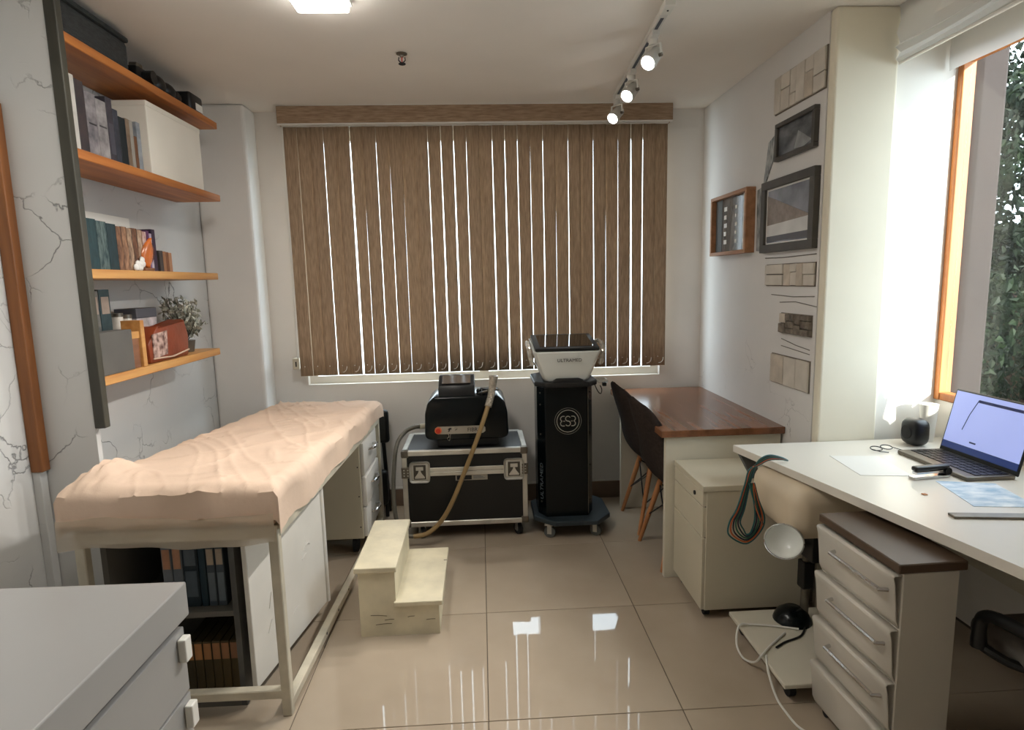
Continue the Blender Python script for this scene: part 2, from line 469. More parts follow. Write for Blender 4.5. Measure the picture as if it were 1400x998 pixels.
# wood batten in the near left corner and the white niche panel with its dark edge
bt = struct(MB().box(XL, 2.245, 0.86, XL+0.045, 2.288, 2.19, 0.005).build('trim_4', 'batten'), 'brown wooden batten standing up the left wall')
MB().box(XL, 2.25, 0.30, XL+0.030, 2.286, 0.86, 0.003).build('batten_base', 'plaster_left', bt)
np_ = struct(MB().box(XL, 2.29, 0.0, -1.475, 2.315, H).build('wall_niche', 'plaster_left'), 'white plaster panel closing the near end of the shelves')
MB().box(-1.475, 2.285, 1.012, -1.435, 2.32, H, 0.004).build('edge_strip', 'post', np_)

# ---- outside
struct(MB().box(-12, YB+0.2, -3.2, 14, 16, -3.0).box(XW+0.2, -8, -3.2, 14, YB+0.2, -3.0).build('ground_outside', 'earth'))
struct(MB().box(2.72, 4.0, -3, 3.545, 4.35, 4.2, 0.02).build('pillar_outside', 'render_brown'), 'brown rendered pillar outside the right window')

def leafy_tree(name, label, base, crown, rad, n, seed, trunk_r):
    t = thing(name, label, 'tree', base)
    r = random.Random(seed)
    b = Vector(base); c = Vector(crown)
    mb = MB(); mb.tube([b, b.lerp(c, .35)+Vector((.08, .05, 0)), b.lerp(c, .7), c], [trunk_r, trunk_r*.85, trunk_r*.6, trunk_r*.25], 10, smooth_n=4)
    mb.build('trunk', 'bark', t, smooth=True)
    mb = MB()
    for k in range(14):
        a = r.uniform(0, 2*PI); e = r.uniform(-.3, 1.0)
        d = Vector((math.cos(a)*math.cos(e), math.sin(a)*math.cos(e), math.sin(e)))
        p0 = b.lerp(c, r.uniform(.5, 1)); mb.tube([p0, p0+d*rad[0]*.5, p0+d*rad[0]*.9], [.03, .02, .008], 6)
    mb.build('branches', 'bark', t)
    bm = bmesh.new()
    for k in range(n):
        while True:
            p = Vector((r.uniform(-1, 1), r.uniform(-1, 1), r.uniform(-1, 1)))
            if .25 < p.length < 1: break
        p = p*(1 - .12*noise.noise(p*3))
        p = c + Vector((p.x*rad[0], p.y*rad[1], p.z*rad[2]))
        if noise.noise(p*2.2) < -.16: continue
        R = Euler((r.uniform(0, PI), r.uniform(0, PI), r.uniform(0, PI))).to_matrix()
        l = r.uniform(.05, .09)
        vs = [bm.verts.new(p + R @ Vector(q)) for q in ((0, 0, 0), (l*.4, l*.32, .008), (l, 0, -.008), (l*.4, -l*.32, .008))]
        bm.faces.new(vs)
    me = bpy.data.meshes.new('foliage'); bmesh.ops.transform(bm, matrix=INV[t.name], verts=bm.verts[:]); bm.to_mesh(me); bm.free()
    me.materials.append(M['leaf'])
    o = bpy.data.objects.new('foliage', me); COL.objects.link(o); o.parent = t; o['kind'] = 'stuff'
leafy_tree('tree', 'leafy dark green tree seen through the right window', (4.75, 5.0, -3.0), (4.72, 4.95, 1.2), (1.15, 1.1, 2.3), 42000, 3, .12)
struct(MB().box(3.2, 7.6, -3, 12, 7.8, 2.1).build('wall_backdrop', 'backdrop_green'), 'dark green wall added as backdrop far outside the right window')  # added to block the bright sky and keep the window view dark

# ================================================================== CEILING FITTINGS
lp = thing('linear_ceiling_light', 'long white LED ceiling light glowing at the top edge of the photo', 'ceiling light', (-0.572, 1.91, H))
MB().box(-0.680, 1.30, H-0.022, -0.462, 2.515, H, 0.004).build('housing', 'lamp_white', lp)
MB().box(-0.670, 1.31, H-0.050, -0.472, 2.505, H-0.021, .008).build('diffuser', 'led', lp)

sp = thing('fire_sprinkler', 'small dark fire sprinkler head hanging from the ceiling', 'sprinkler', (-0.341, 3.05, H))
MB().lathe([(0.0, -.001), (.026, -.001), (.026, -.005), (.010, -.009), (.008, -.018), (0, -.018)], (-0.341, 3.05, H)).build('escutcheon', 'dull_metal', sp, smooth=True)
MB().tube([(-.355, 3.05, H-.018), (-.357, 3.05, H-.032), (-.341, 3.05, H-.046)], .0028, 6).tube([(-.327, 3.05, H-.018), (-.325, 3.05, H-.032), (-.341, 3.05, H-.046)], .0028, 6).build('yoke', 'ink', sp)
MB().cyl((-.341, 3.05, H-.018), (-.341, 3.05, H-.045), .0026, seg=8, mat='red').build('glass_bulb', 'red', sp)
MB().cyl((-.341, 3.05, H-.046), (-.341, 3.05, H-.050), .017, seg=12).build('deflector', 'ink', sp)

ta, tb = Vector((.786, 2.545, H)), Vector((.842, 3.70, H))
tr = thing('light_track', 'white ceiling track with dark slot carrying three spotlights', 'light track', tuple(ta))
ang = math.atan2(tb.x-ta.x, tb.y-ta.y); Lt = (tb-ta).length
TM = Matrix.Translation(ta) @ Matrix.Rotation(-ang, 4, 'Z')
MB().box(-.018, 0, -.022, .018, Lt, 0, .002, 1, M4=TM).build('rail', 'lamp_white', tr)
MB().box(-.007, .07, -.0235, .007, Lt-.01, -.0215, M4=TM).build('slot', 'slot', tr)
MB().box(-.022, -.06, -.028, .022, .03, 0, .003, 1, M4=TM).build('feed_connector', 'white_plastic', tr)
MB().cyl(TM @ Vector((0, -.015, -.028)), TM @ Vector((0, -.015, -.031)), .004, seg=10).build('screw', 'ink', tr)

def spot(d, label):
    base = TM @ Vector((0, d, -.022))
    t = thing('track_spotlight', label, 'spotlight', tuple(base), 0, 'spotlights on the ceiling track')
    MB().box(-.017, d-.045, -.046, .017, d+.045, -.022, .004, M4=TM).build('adapter', 'lamp_white', t)
    MB().cyl(base+Vector((0, 0, -.022)), base+Vector((0, 0, -.050)), .020, seg=16).build('swivel', 'lamp_white', t, smooth=True)
    piv = base+Vector((0, 0, -.098))
    ax = Vector((-.58, -.50, -.64)).normalized()
    side = ax.cross(Vector((0, 0, 1))).normalized()
    for sg in (-1, 1):
        MB().tube([base+Vector((0, 0, -.048)), base+Vector((0, 0, -.052))+side*.036*sg, piv+side*.040*sg], .006, 6).build('yoke_arm', 'white_plastic', t)
    MB().cyl(piv-side*.045, piv+side*.045, .008, seg=10).build('pivot_screw', 'dull_metal', t)
    q = Vector((0, 0, 1)).rotation_difference(ax).to_matrix().to_4x4()
    hd = MB().lathe([(0, -.045), (.024, -.045), (.030, -.036), (.032, .02), (.036, .026), (.036, .055), (.031, .055), (.030, .040)], piv, 24, M4=q).build('lamp_head', 'lamp_white', t, smooth=True)
    MB().lathe([(.031, .046), (.02, .050), (0, .0515)], piv, 24, M4=q).build('lens', 'bulb', hd, smooth=True)
    ld = bpy.data.lights.new('spot_beam', 'SPOT'); ld.energy = SPOT_W; ld.spot_size = math.radians(75); ld.spot_blend = .6; ld.color = (1, .96, .9); ld.shadow_soft_size = .03
    lo = bpy.data.objects.new('spot_beam', ld); COL.objects.link(lo)
    lo.location = piv+ax*.062; lo.rotation_euler = ax.to_track_quat('-Z', 'Y').to_euler()
spot(.225, 'nearest and largest of the three white track spotlights')
spot(.70, 'middle of the three white track spotlights')
spot(1.13, 'farthest white track spotlight, in front of the blind valance')

# ================================================================== VERTICAL BLIND
bx0, bx1 = -1.185, 1.222
vb = thing('vertical_blind', 'brown fabric vertical blind with valance covering the back window', 'blind', (0, 3.90, 2.50))
MB().box(bx0-.02, 3.865, 2.512, bx1+.02, 3.875, H-.006, .002, 1).box(bx0-.02, 3.875, 2.512, bx0-.012, YB, H-.006).box(bx1+.012, 3.875, 2.512, bx1+.02, YB, H-.006).build('valance', 'valance', vb)
MB().box(bx0-.02, 3.862, 2.503, bx1+.02, 3.877, 2.512).build('valance_trim', 'white_line', vb)
MB().box(bx0, 3.885, 2.50, bx1, 3.925, 2.535).build('head_rail', 'white_plastic', vb)
NS = 30; pitch = (bx1-bx0)/NS
ZB = .948
big = {5: .012, 11: .006, 12: .008, 13: .008, 16: .008, 17: .007, 18: .004, 20: .004, 27: .014, 7: .004, 8: .003, 14: .003, 22: .003, 24: .003, 19: .003}
rb = random.Random(11)
hooks = []
for k in range(NS):
    cx = bx0 + (k+.5)*pitch
    gap = big.get(k, rb.choice((-.001, .0, .001, .002)))
    w = (pitch+.006)/2
    wt = w - .0022 - gap*.25; wb = w - .0030 - gap*.5
    a = rb.uniform(-.03, .03); off = .006 if k % 2 else 0
    rows = []
    for t in range(9):
        z = 2.503 + (ZB-2.503)*t/8
        hw = wt + (wb-wt)*min(1, t/4.0)
        sh = (w-hw)*.9
        row = []
        for q in (-1, -.5, 0, .5, 1):
            row.append(Vector((cx + q*hw*math.cos(a) + sh*.6, 3.905+off + q*hw*math.sin(a) + .004*(1-q*q), z)))
        rows.append(row)
    mb = MB(); mb.grid(rows)
    o = mb.build('slat', 'blind', vb, smooth=True)
    sd = o.modifiers.new('thickness', 'SOLIDIFY'); sd.thickness = .0012
    MB().sphere((cx-.008, 3.902+off, ZB+.062), .0035, u=8, v=6).build('weight_stud', 'white_line', o)
    if k >= 3:
        MB().tube([(cx-.006, 3.898, ZB+.02), (cx+.008, 3.890, ZB+.024), (cx+.020, 3.888, ZB+.038), (cx+.024, 3.892, ZB+.058)], .0022, 6, smooth_n=3).build('link_chain', 'white_line', o)
MB().tube([(bx0-.006, 3.90, 2.50), (bx0-.008, 3.90, 1.8), (bx0-.012, 3.905, 1.06)], .003, 6).tube([(bx0+.000, 3.90, 2.50), (bx0-.002, 3.90, 1.8), (bx0-.006, 3.905, 1.06)], .003, 6).build('control_cord', 'white_line', vb)
cw = MB().box(bx0-.045, 3.90, .995, bx0+.0, YB, 1.065, .004).build('cord_tensioner', 'cab_cream', vb)
MB().box(bx0-.026, 3.897, 1.012, bx0-.018, 3.901, 1.045).build('slot', 'ink', cw)

# ================================================================== LEFT SHELVES
def shelf(label, zt, yend, ystart=2.32, mat='shelf_wood', x1=-1.455):
    t = MB().box(XL, ystart, zt-.036, x1, yend, zt, .003, 1).build('wall_shelf', mat, None, loc=(XL, ystart, zt))
    return tag(t, label, 'shelf', 'wooden shelves on the left wall')
Z1, Z2, Z3, Z4 = 2.452, 2.05, 1.612, 1.200
shelf('top orange brown wall shelf just under the ceiling', Z1, 3.60)
shelf('second orange brown wall shelf carrying the large white box', Z2, 3.56)
shelf('third, paler wall shelf carrying teal binders and orange ornament', Z3, 3.44, mat='shelf_pale')
s4 = thing('wall_shelf', 'lowest pale wall shelf with an upright wooden divider', 'shelf', (XL, 2.32, Z4), group='wooden shelves on the left wall')
MB().box(XL, 2.32, Z4-.036, -1.455, 3.38, Z4, .003, 1).build('board', 'shelf_pale', s4)
MB().box(-1.545, 2.640, Z4, -1.462, 2.668, Z4+.20, .002, 1).build('divider', 'shelf_pale', s4)

def bookmat(rgb, rgb2=None, sc=20, st=(1, 1, 1), rough=.6):
    return pm('cover_%d_%d_%d' % rgb, rgb, rough, 0, .15, sc, st, .05, 60, rgb2=rgb2)
PAGES = pm('pages', (206, 196, 176), .9, 0, .2, 80, (1, 6, 1))
def book(y, th, z, h, rgb, label, cat='book', name='book', group=None, depth=.19, xf=-1.475, rgb2=None, sc=20, st=(1, 1, 1), tilt=0.0, pages=True, band=None):
    """upright book or binder, spine towards the room"""
    if 'binder' in label: name = cat = 'binder'
    loc = (xf, y, z)
    cm = bookmat(rgb, rgb2, sc, st)
    t = thing(name, label, cat, loc, 0, group)
    T = Matrix.Translation(Vector(loc)) @ Matrix.Rotation(tilt, 4, 'X') @ Matrix.Translation(-Vector(loc))
    if pages:
        mb = MB()
        mb.box(xf-.004, y, z, xf, y+th, z+h, .0012, 1, M4=T)
        mb.box(xf-depth, y, z, xf-.004, y+.0025, z+h, M4=T)
        mb.box(xf-depth, y+th-.0025, z, xf-.004, y+th, z+h, M4=T)
        mb.build('cover', cm, t)
        MB().box(xf-depth+.006, y+.0025, z+.002, xf-.004, y+th-.0025, z+h-.006, M4=T).build('pages', PAGES, t)
    else:
        MB().box(xf-depth, y, z, xf, y+th, z+h, .002, 1, M4=T).build('body', cm, t)
    if band:
        for zz, hh, bc in band:
            MB().box(xf-.0005, y+th*.14, z+zz, xf+.0012, y+th*.86, z+zz+hh, M4=T).build('spine_label', bookmat(bc), t)
    return t

# top shelf
gb = thing('storage_basket', 'dark grey woven basket on the top shelf, against the ceiling', 'basket', (-1.57, 2.58, Z1))
MB().box(-1.68, 2.38, Z1, -1.475, 2.80, Z1+.125, .02, 3).build('basket_body', pm('woven_dark', (52, 54, 54), .9, 0, .4, 30, (1, 1, 5), .6, 60), gb, smooth=True)
MB().box(-1.685, 2.375, Z1+.122, -1.47, 2.805, Z1+.145, .01).build('rim', pm('woven_rim', (36, 40, 40), .8, 0, .2, 30), gb, smooth=True)
cam = thing('camera', 'small dark camera with a silver top on the top shelf', 'camera', (-1.53, 2.97, Z1))
MB().box(-1.575, 2.91, Z1, -1.505, 3.03, Z1+.078, .010).build('body', 'black', cam, smooth=True)
MB().box(-1.56, 2.945, Z1+.078, -1.52, 2.995, Z1+.102, .006).build('viewfinder', 'dull_metal', cam)
MB().cyl((-1.505, 2.975, Z1+.04), (-1.465, 2.975, Z1+.04), .030, seg=18).build('lens_barrel', 'black', cam, smooth=True)
bgm = MB()
for q, (yy, rr, zz) in enumerate(((3.11, .055, .05), (3.19, .06, .045), (3.27, .05, .04))): bgm.sphere((-1.54, yy, Z1+zz), rr, (1, 1.1, zz/rr))
simple('camera_bag', bgm, 'black', 'slumped black bag between camera and dark box on top shelf', 'bag', (-1.54, 3.19, Z1), smooth=True)
db = thing('lens_box', 'black box with a white label at the far end of the top shelf', 'box', (-1.53, 3.42, Z1))
MB().box(-1.60, 3.345, Z1, -1.475, 3.49, Z1+.098, .016, 3).build('box_body', 'black', db, smooth=True)
MB().box(-1.476, 3.40, Z1+.015, -1.4735, 3.475, Z1+.052).build('label', 'white_line', db)

# second shelf
G2 = 'books on the second shelf'
y = 2.375
for th, h, c, c2, lab, bands in (
    (.030, .27, (196, 192, 186), None, 'white thin folder, nearest book on the second shelf', None),
    (.050, .262, (44, 42, 48), (66, 54, 54), 'tall charcoal binder near the dark edge strip, second shelf', None),
    (.062, .235, (150, 144, 146), (84, 80, 86), 'grey mottled binder beside the tall charcoal one', ((.115, .006, (50, 48, 50)),)),
    (.062, .225, (164, 158, 158), (108, 104, 106), 'second grey mottled binder, streaked below a dark line', ((.12, .006, (60, 58, 60)),)),
    (.040, .25, (48, 46, 54), (70, 62, 70), 'slate binder standing right of the grey pair', ((.03, .12, (76, 74, 84)),)),
    (.032, .215, (60, 64, 76), (40, 42, 52), 'blue grey binder with worn spine on second shelf', None),
    (.046, .195, (14, 26, 32), None, 'black teal binder in the middle of the second shelf', None),
    (.026, .20, (132, 112, 94), (104, 86, 70), 'tan book right of the black teal binder', None),
    (.022, .20, (150, 144, 136), None, 'pale grey book left of the brown paperback', None),
    (.022, .14, (110, 74, 50), None, 'short brown paperback on the second shelf', None),
    (.030, .205, (116, 122, 130), (156, 160, 164), 'blue grey folder leaning by the large white box', None)):
    book(y, th, Z2, h, c, lab, rgb2=c2, group=G2, band=bands); y += th+.003
wb_ = thing('white_box', 'large plain white box on the second shelf', 'box', (-1.58, 3.12, Z2))
MB().box(-1.690, 2.90, Z2, -1.478, 3.42, Z2+.305, .004).build('carton', pm('white_card', (232, 226, 214), .7, 0, .06, 3, bump=.05), wb_)
MB().box(-1.692, 2.898, Z2+.30, -1.476, 3.422, Z2+.325, .003).build('lid', pm('white_card_lid', (226, 220, 208), .7, 0, .04, 3), wb_)

# third shelf
G3 = 'books and binders on the third shelf'
simple('white_board', MB().box(-1.697, 2.36, Z3, -1.687, 3.05, Z3+.26, .001, 1), 'white_line', 'bright white board standing behind the books on the third shelf', 'board', (-1.69, 2.7, Z3))
y = 2.375
for th, h, c, c2, lab in (
    (.062, .192, (16, 44, 50), (30, 62, 66), 'dark teal binder, first on the third shelf'),
    (.062, .188, (22, 50, 54), (96, 112, 110), 'worn teal binder with pale flecks, third shelf'),
    (.060, .184, (14, 38, 44), (26, 52, 58), 'dark teal binder beside the patterned brown books'),
    (.036, .178, (146, 104, 76), (62, 42, 32), 'brown patterned book beside the teal binders'),
    (.036, .180, (170, 128, 98), (84, 56, 40), 'tan patterned book behind the orange ornament'),
    (.036, .176, (190, 160, 132), (74, 50, 40), 'cream and brown patterned book behind orange ornament'),
    (.036, .180, (128, 84, 58), (60, 40, 30), 'dark patterned book behind the orange ornament'),
    (.036, .176, (196, 172, 148), (120, 80, 54), 'pale patterned book right of the orange ornament'),
    (.030, .172, (206, 186, 180), (130, 60, 50), 'pale pink book left of the purple books'),
    (.022, .178, (92, 48, 88), None, 'purple paperback standing on the third shelf'),
    (.018, .168, (206, 198, 206), (120, 80, 120), 'thin white book between two purple ones'),
    (.028, .188, (48, 30, 54), None, 'tall dark plum book at the end of the long row'),):
    book(y, th, Z3, h, c, lab, rgb2=c2, sc=26, st=(1, 3, 1), group=G3); y += th+.002
y += .02
for th, h, c, lab in ((.030, .096, (66, 58, 56), 'small charcoal book at the far end of third shelf'), (.024, .094, (150, 106, 74), 'small tan book beside the charcoal one, third shelf'),
                      (.024, .092, (122, 78, 52), 'small brown book, second from the far end'), (.026, .09, (170, 124, 92), 'small peach book, last on the third shelf')):
    book(y, th, Z3, h, c, lab, group=G3, depth=.13); y += th+.002
on = thing('orange_ornament', 'orange glazed leaf shaped ornament in front of the patterned books', 'ornament', (-1.468, 2.78, Z3))
MB().box(-1.476, 2.72, Z3, -1.458, 2.80, Z3+.014, .004).build('foot', 'laminate', on)
mb = MB()
rows = []
for a in range(13):
    t = a/12; w = .048*math.sin(PI*min(1, t*1.05))**.7+.003
    rows.append([Vector((-1.466+.006*math.cos(q*PI), 2.765+.035*t+q*w, Z3+.012+t*.135)) for q in (-1, -.5, 0, .5, 1)])
mb.grid(rows); o = mb.build('leaf_body', pm('orange_glaze', (206, 110, 44), .25, 0, .3, 14, coat=.4), on, smooth=True)
o.modifiers.new('t', 'SOLIDIFY').thickness = .006
shell = MB()
for q in range(7): shell.sphere((-1.466+.002*(q % 2), 2.665+.013*(q % 4)+.004*q, Z3+.014+.016*(q//3)), .015, (.6, 1, 1), 8, 6)
simple('shell_ornament', shell, 'white_line', 'small white shell cluster at the foot of patterned books', 'ornament', (-1.466, 2.69, Z3), smooth=True)

# lowest shelf
G4 = 'binders on the lowest shelf'
y = 2.375
for th, h, c, c2, lab in ((.068, .335, (28, 52, 58), (120, 118, 112), 'tall teal binder with grey label nearest on lowest shelf'),
                          (.066, .33, (40, 54, 60), (130, 124, 116), 'tall slate binder with grey label on lowest shelf'),
                          (.070, .335, (20, 46, 52), (46, 66, 70), 'tall dark teal binder behind the grey magazine holder')):
    book(y, th, Z4, h, c, lab, rgb2=c2, group=G4, xf=-1.545, depth=.14, band=((.235, .07, (148, 132, 120)),)); y += th+.004
simple('magazine_holder', MB().box(-1.54, 2.34, Z4, -1.464, 2.575, Z4+.168, .003), pm('grey_board', (92, 90, 86), .8, 0, .1, 8), 'plain dark grey magazine holder on the lowest shelf', 'holder', (-1.5, 2.46, Z4))
bxo = thing('wooden_box', 'small brown box with pale wooden lid left of the shelf divider', 'box', (-1.51, 2.605, Z4))
MB().box(-1.555, 2.579, Z4, -1.472, 2.637, Z4+.125, .002).build('box_body', 'laminate', bxo)
MB().box(-1.557, 2.577, Z4+.125, -1.470, 2.639, Z4+.155, .002).build('lid', 'shelf_pale', bxo)
def jar(y, r, h, label, mat='clear'):
    t = thing('glass_jar', label, 'jar', (-1.59, y, Z4), 0, 'glass jars on the lowest shelf')
    MB().lathe([(0, 0), (r*.92, 0), (r, .008), (r, h*.78), (r*.8, h*.86), (r*.8, h)], (-1.59, y, Z4)).build('jar_body', pm('frosted_jar', (214, 208, 198), .2, 0, .1, 20), t, smooth=True)
    MB().cyl((-1.59, y, Z4+h), (-1.59, y, Z4+h+.016), r*.84, seg=18).build('lid', 'dull_metal', t, smooth=True)
jar(2.700, .028, .215, 'frosted glass jar behind the wooden divider, left one')
jar(2.765, .028, .205, 'frosted glass jar behind the wooden divider, right one')
gx = thing('grey_box', 'grey and white box behind the rust red bag', 'box', (-1.62, 2.90, Z4))
MB().box(-1.67, 2.82, Z4, -1.575, 2.99, Z4+.20, .003).build('box_body', pm('grey_white_card', (190, 180, 180), .7, 0, .5, 18), gx)
MB().box(-1.672, 2.818, Z4+.20, -1.573, 2.992, Z4+.245, .003).build('lid', pm('slate_card', (84, 84, 90), .6), gx)
rbg = thing('leather_bag', 'rust red leather pouch on the lowest shelf', 'bag', (-1.515, 2.92, Z4))
mb = MB(); mb.prism([(2.72, Z4), (3.07, Z4), (3.085, Z4+.10), (3.05, Z4+.185), (2.93, Z4+.150), (2.80, Z4+.165), (2.71, Z4+.09)], -1.560, -1.475, .012, axis='x')
mb.build('pouch', pm('rust_leather', (134, 62, 36), .35, 0, .25, 9, bump=.15), rbg, smooth=True)
MB().prism([(2.74, Z4+.02), (2.86, Z4+.03), (2.87, Z4+.14), (2.74, Z4+.13)], -1.476, -1.470, .002, axis='x').build('patterned_flap', pm('patterned_cloth', (206, 176, 164), .7, 0, 0, 40, rgb2=(84, 50, 44)), rbg)
MB().tube([(-1.47, 2.73, Z4+.022), (-1.468, 2.9, Z4+.014), (-1.47, 3.06, Z4+.03)], .004, 6).build('trim_cord', pm('cord_pale', (204, 180, 160), .6), rbg)
pl = thing('silver_plant', 'frosted silver green artificial plant at the end of the lowest shelf', 'plant', (-1.56, 3.225, Z4))
MB().lathe([(0, 0), (.035, 0), (.045, .06), (.040, .06), (0, .05)], (-1.56, 3.225, Z4)).build('pot', 'dull_metal', pl, smooth=True)
rp_ = random.Random(5); mb = MB(); mbl = MB()
for k in range(60):
    a = rp_.uniform(0, 2*PI); l = rp_.uniform(.08, .24); sp_ = rp_.uniform(.02, .11)
    p = [Vector((-1.56, 3.225, Z4+.05)), Vector((-1.56+math.cos(a)*sp_*.5, 3.225+math.sin(a)*sp_*.6, Z4+.05+l*.6)), Vector((max(-1.65, min(-1.47, -1.56+math.cos(a)*sp_)), 3.225+math.sin(a)*sp_*1.2, Z4+.05+l))]
    mb.tube(p, .0012, 5)
    for q in range(16):
        c = p[0].lerp(p[1], .5).lerp(p[1].lerp(p[2], q/15), .55+.45*q/15)
        c.z = max(c.z, Z4+.045); c.x = max(c.x, -1.65)
        R = Euler((rp_.uniform(0, 6), rp_.uniform(0, 6), rp_.uniform(0, 6))).to_matrix(); s_ = rp_.uniform(.020, .036)
        vs = [mbl.bm.verts.new(c+R @ Vector(v)) for v in ((0, 0, 0), (s_*.5, s_*.3, .002), (s_, 0, 0), (s_*.5, -s_*.3, .002))]
        mbl.bm.faces.new(vs)
mb.build('stems', 'post', pl)
mbl.build('leaves', pm('silver_leaf', (214, 214, 200), .4, .1, 0, 40, rgb2=(100, 106, 92)), pl)['kind'] = 'stuff'

simple('wall_unit', MB().box(XL, 1.45, 2.30, XL+.10, 2.03, 2.50, .012, 3), 'lcab', 'pale grey wall unit cropped at the upper left edge', 'wall unit', (XL, 1.74, 2.40), smooth=True)

# ================================================================== EXAMINATION BED
NL, NR, FR, FL = Vector((-1.425, 1.985)), Vector((-.715, 1.975)), Vector((-.655, 3.72)), Vector((-1.275, 3.74))
ZN, ZF = .872, .812
bed = thing('examination_bed', 'cream metal examination bed under a wrinkled peach sheet', 'bed', (-1.05, 2.85, 0))
def bedpt(u, v, out=0.0):      # u 0 left..1 right, v 0 near..1 far
    a = NL.lerp(NR, u); b = FL.lerp(FR, u)
    return a.lerp(b, v)
def fold(u, v):
    p = Vector((u*1.2, v*3.0, 0))
    n = noise.noise(Vector((u*2.2+v*1.5, v*5.5-u*3.0, 1.0)))*.006
    w = noise.noise(Vector((u*1.5, v*3.0, 9.0)))*.6
    r1 = 1-abs(noise.noise(Vector((u*.7+4+w, v*7-u*3.2+w, 3.3))))*2.6
    r2 = 1-abs(noise.noise(Vector((u*1.1-v*1.0+w, v*11-u*2.0, 8.1))))*3.2
    r3 = 1-abs(noise.noise(Vector((u*2.0+7, v*9+u*5+w, 5.7))))*3.4
    return n + max(0, r1)**4*.009*(.4+.6*v) + max(0, r2)**5*.007 + max(0, r3)**6*.006
mb = MB()
rows = []
NU, NV = 90, 200
def sheet_point(a, b):
    # a across (0..1 on top, beyond hangs), b along
    u = min(1, max(0, a)); v = min(1, max(0, b))
    p = bedpt(u, v); zt = ZN+(ZF-ZN)*v
    da = (a-u); db = (b-v)
    z = zt + fold(u, v)
    edge = min(u, 1-u, v*2.4, (1-v)*2.4)
    z -= .016*max(0, 1-edge/.05)**2
    z += .075*math.exp(-((u-.10)/.10)**2-((v-.085)/.06)**2)*(.8+.5*noise.noise(Vector((u*30, v*22, 0))))
    drop = abs(da)*.71*(1-.42*v) + abs(db)*1.25
    if drop > 0:
        z -= drop
        w = .008*math.sin((u*9+v*24)+2*noise.noise(Vector((u*6, v*9, 5))))*min(1, drop/.06)
        x = p.x + (.012+w if a > 1 else (-.012-w if a < 0 else 0))
        yy = p.y + (-.010-w if b < 0 else (.010+w if b > 1 else 0))
        z += .012*noise.noise(Vector((u*5, v*8, 2.2)))
        return Vector((x, yy, z))
    return Vector((p.x, p.y, z))
As = [-.22, -.14, -.07, -.03] + [i/NU for i in range(NU+1)] + [1.03, 1.07, 1.12, 1.17, 1.215]
Bs = [-.088, -.066, -.044, -.022, -.008] + [i/NV for i in range(NV+1)] + [1.01, 1.04, 1.07]
for b in Bs: rows.append([sheet_point(a, b) for a in As])
mb.grid(rows)
MB().prism([(NL.x+.012, NL.y+.012), (NR.x-.012, NR.y+.012), (FR.x-.012, FR.y-.012), (FL.x+.012, FL.y-.012)], .72, .79, .01).build('mattress', 'mattress', bed)
sh = mb.build('sheet', 'sheet', bed, smooth=True)
# thin see-through cover hanging lower on the near end
rows = []
for i in range(5):
    rows.append([Vector((bedpt(a, 0).x*1.003, bedpt(a, 0).y-.026-.006*math.sin(a*22+i*.4), .775-.026*i+.008*math.sin(a*7))) for a in [k/40 for k in range(41)]])
mb = MB(); mb.grid(rows); mb.build('thin_cover', 'veil', bed, smooth=True)
# frame: top rails, legs, lower rails
def bar(mb, p, q, w=.034, mat=None):
    p = Vector(p); q = Vector(q); d = q-p
    T = Matrix.Translation(p) @ Vector((0, 0, 1)).rotation_difference(d.normalized()).to_matrix().to_4x4()
    mb.box(-w/2, -w/2, 0, w/2, w/2, d.length, .003, 1, mat=mat, M4=T); return mb
cs = [NL+Vector((.035, .03)), NR+Vector((-.022, .03)), FR+Vector((-.022, -.03)), FL+Vector((.022, -.03))]
for i, c in enumerate(cs):
    bar(MB(), (c.x, c.y, 0), (c.x, c.y, .72)).build('leg', 'frame_cream', bed)
for i in range(4):
    a, b = cs[i], cs[(i+1) % 4]
    bar(MB(), (a.x, a.y, .695), (b.x, b.y, .695), .042).build('top_rail', 'frame_cream', bed)
    zz = .085 if i in (0, 2) else .04
    bar(MB(), (a.x, a.y, zz), (b.x, b.y, zz), .034).build('lower_rail', 'frame_cream', bed)
# holes in the lower right rail
rr = MB()
for t in (.25, .36, .47, .62):
    c = cs[1].lerp(cs[2], t); rr.cyl((c.x+.012, c.y, .045), (c.x+.0185, c.y, .045), .006, seg=10)
rr.build('rail_holes', 'ink', bed)['kind'] = 'stuff'

# white board leaning inside the frame
wbd = thing('white_door_panel', 'white textured panel standing inside the bed frame', 'panel', (-.83, 2.3, .06))
PM = Matrix.Translation((-.872, 2.06, .062)) @ Matrix.Rotation(math.atan2(.62, .105)-PI/2, 4, 'Z')
MB().box(-.010, 0, 0, .010, .62, .60, .004, 2, M4=PM).build('board', 'paint_white', wbd)
mb = MB(); mb.tube([PM @ Vector((.004, .62, .0)), PM @ Vector((.004, .62, .585)), PM @ Vector((.004, .60, .605))], .016, 10, smooth_n=4)
mb.build('rolled_edge', 'paint_white', wbd, smooth=True)
mb = MB()
for (yy, zz, ln, an) in ((.42, .34, .05, .6), (.40, .31, .04, .3), (.45, .36, .03, -.4), (.12, .25, .06, 1.2), (.10, .16, .05, .9), (.3, .12, .04, .5)):
    a = PM @ Vector((.0105, yy, zz)); b = PM @ Vector((.0115, yy+ln*math.cos(an), zz+ln*math.sin(an))); mb.tube([a, (a+b)/2+Vector((.001, 0, .004)), b], .0022, 5)
mb.build('paint_wrinkles', 'paint_white', wbd)['kind'] = 'stuff'

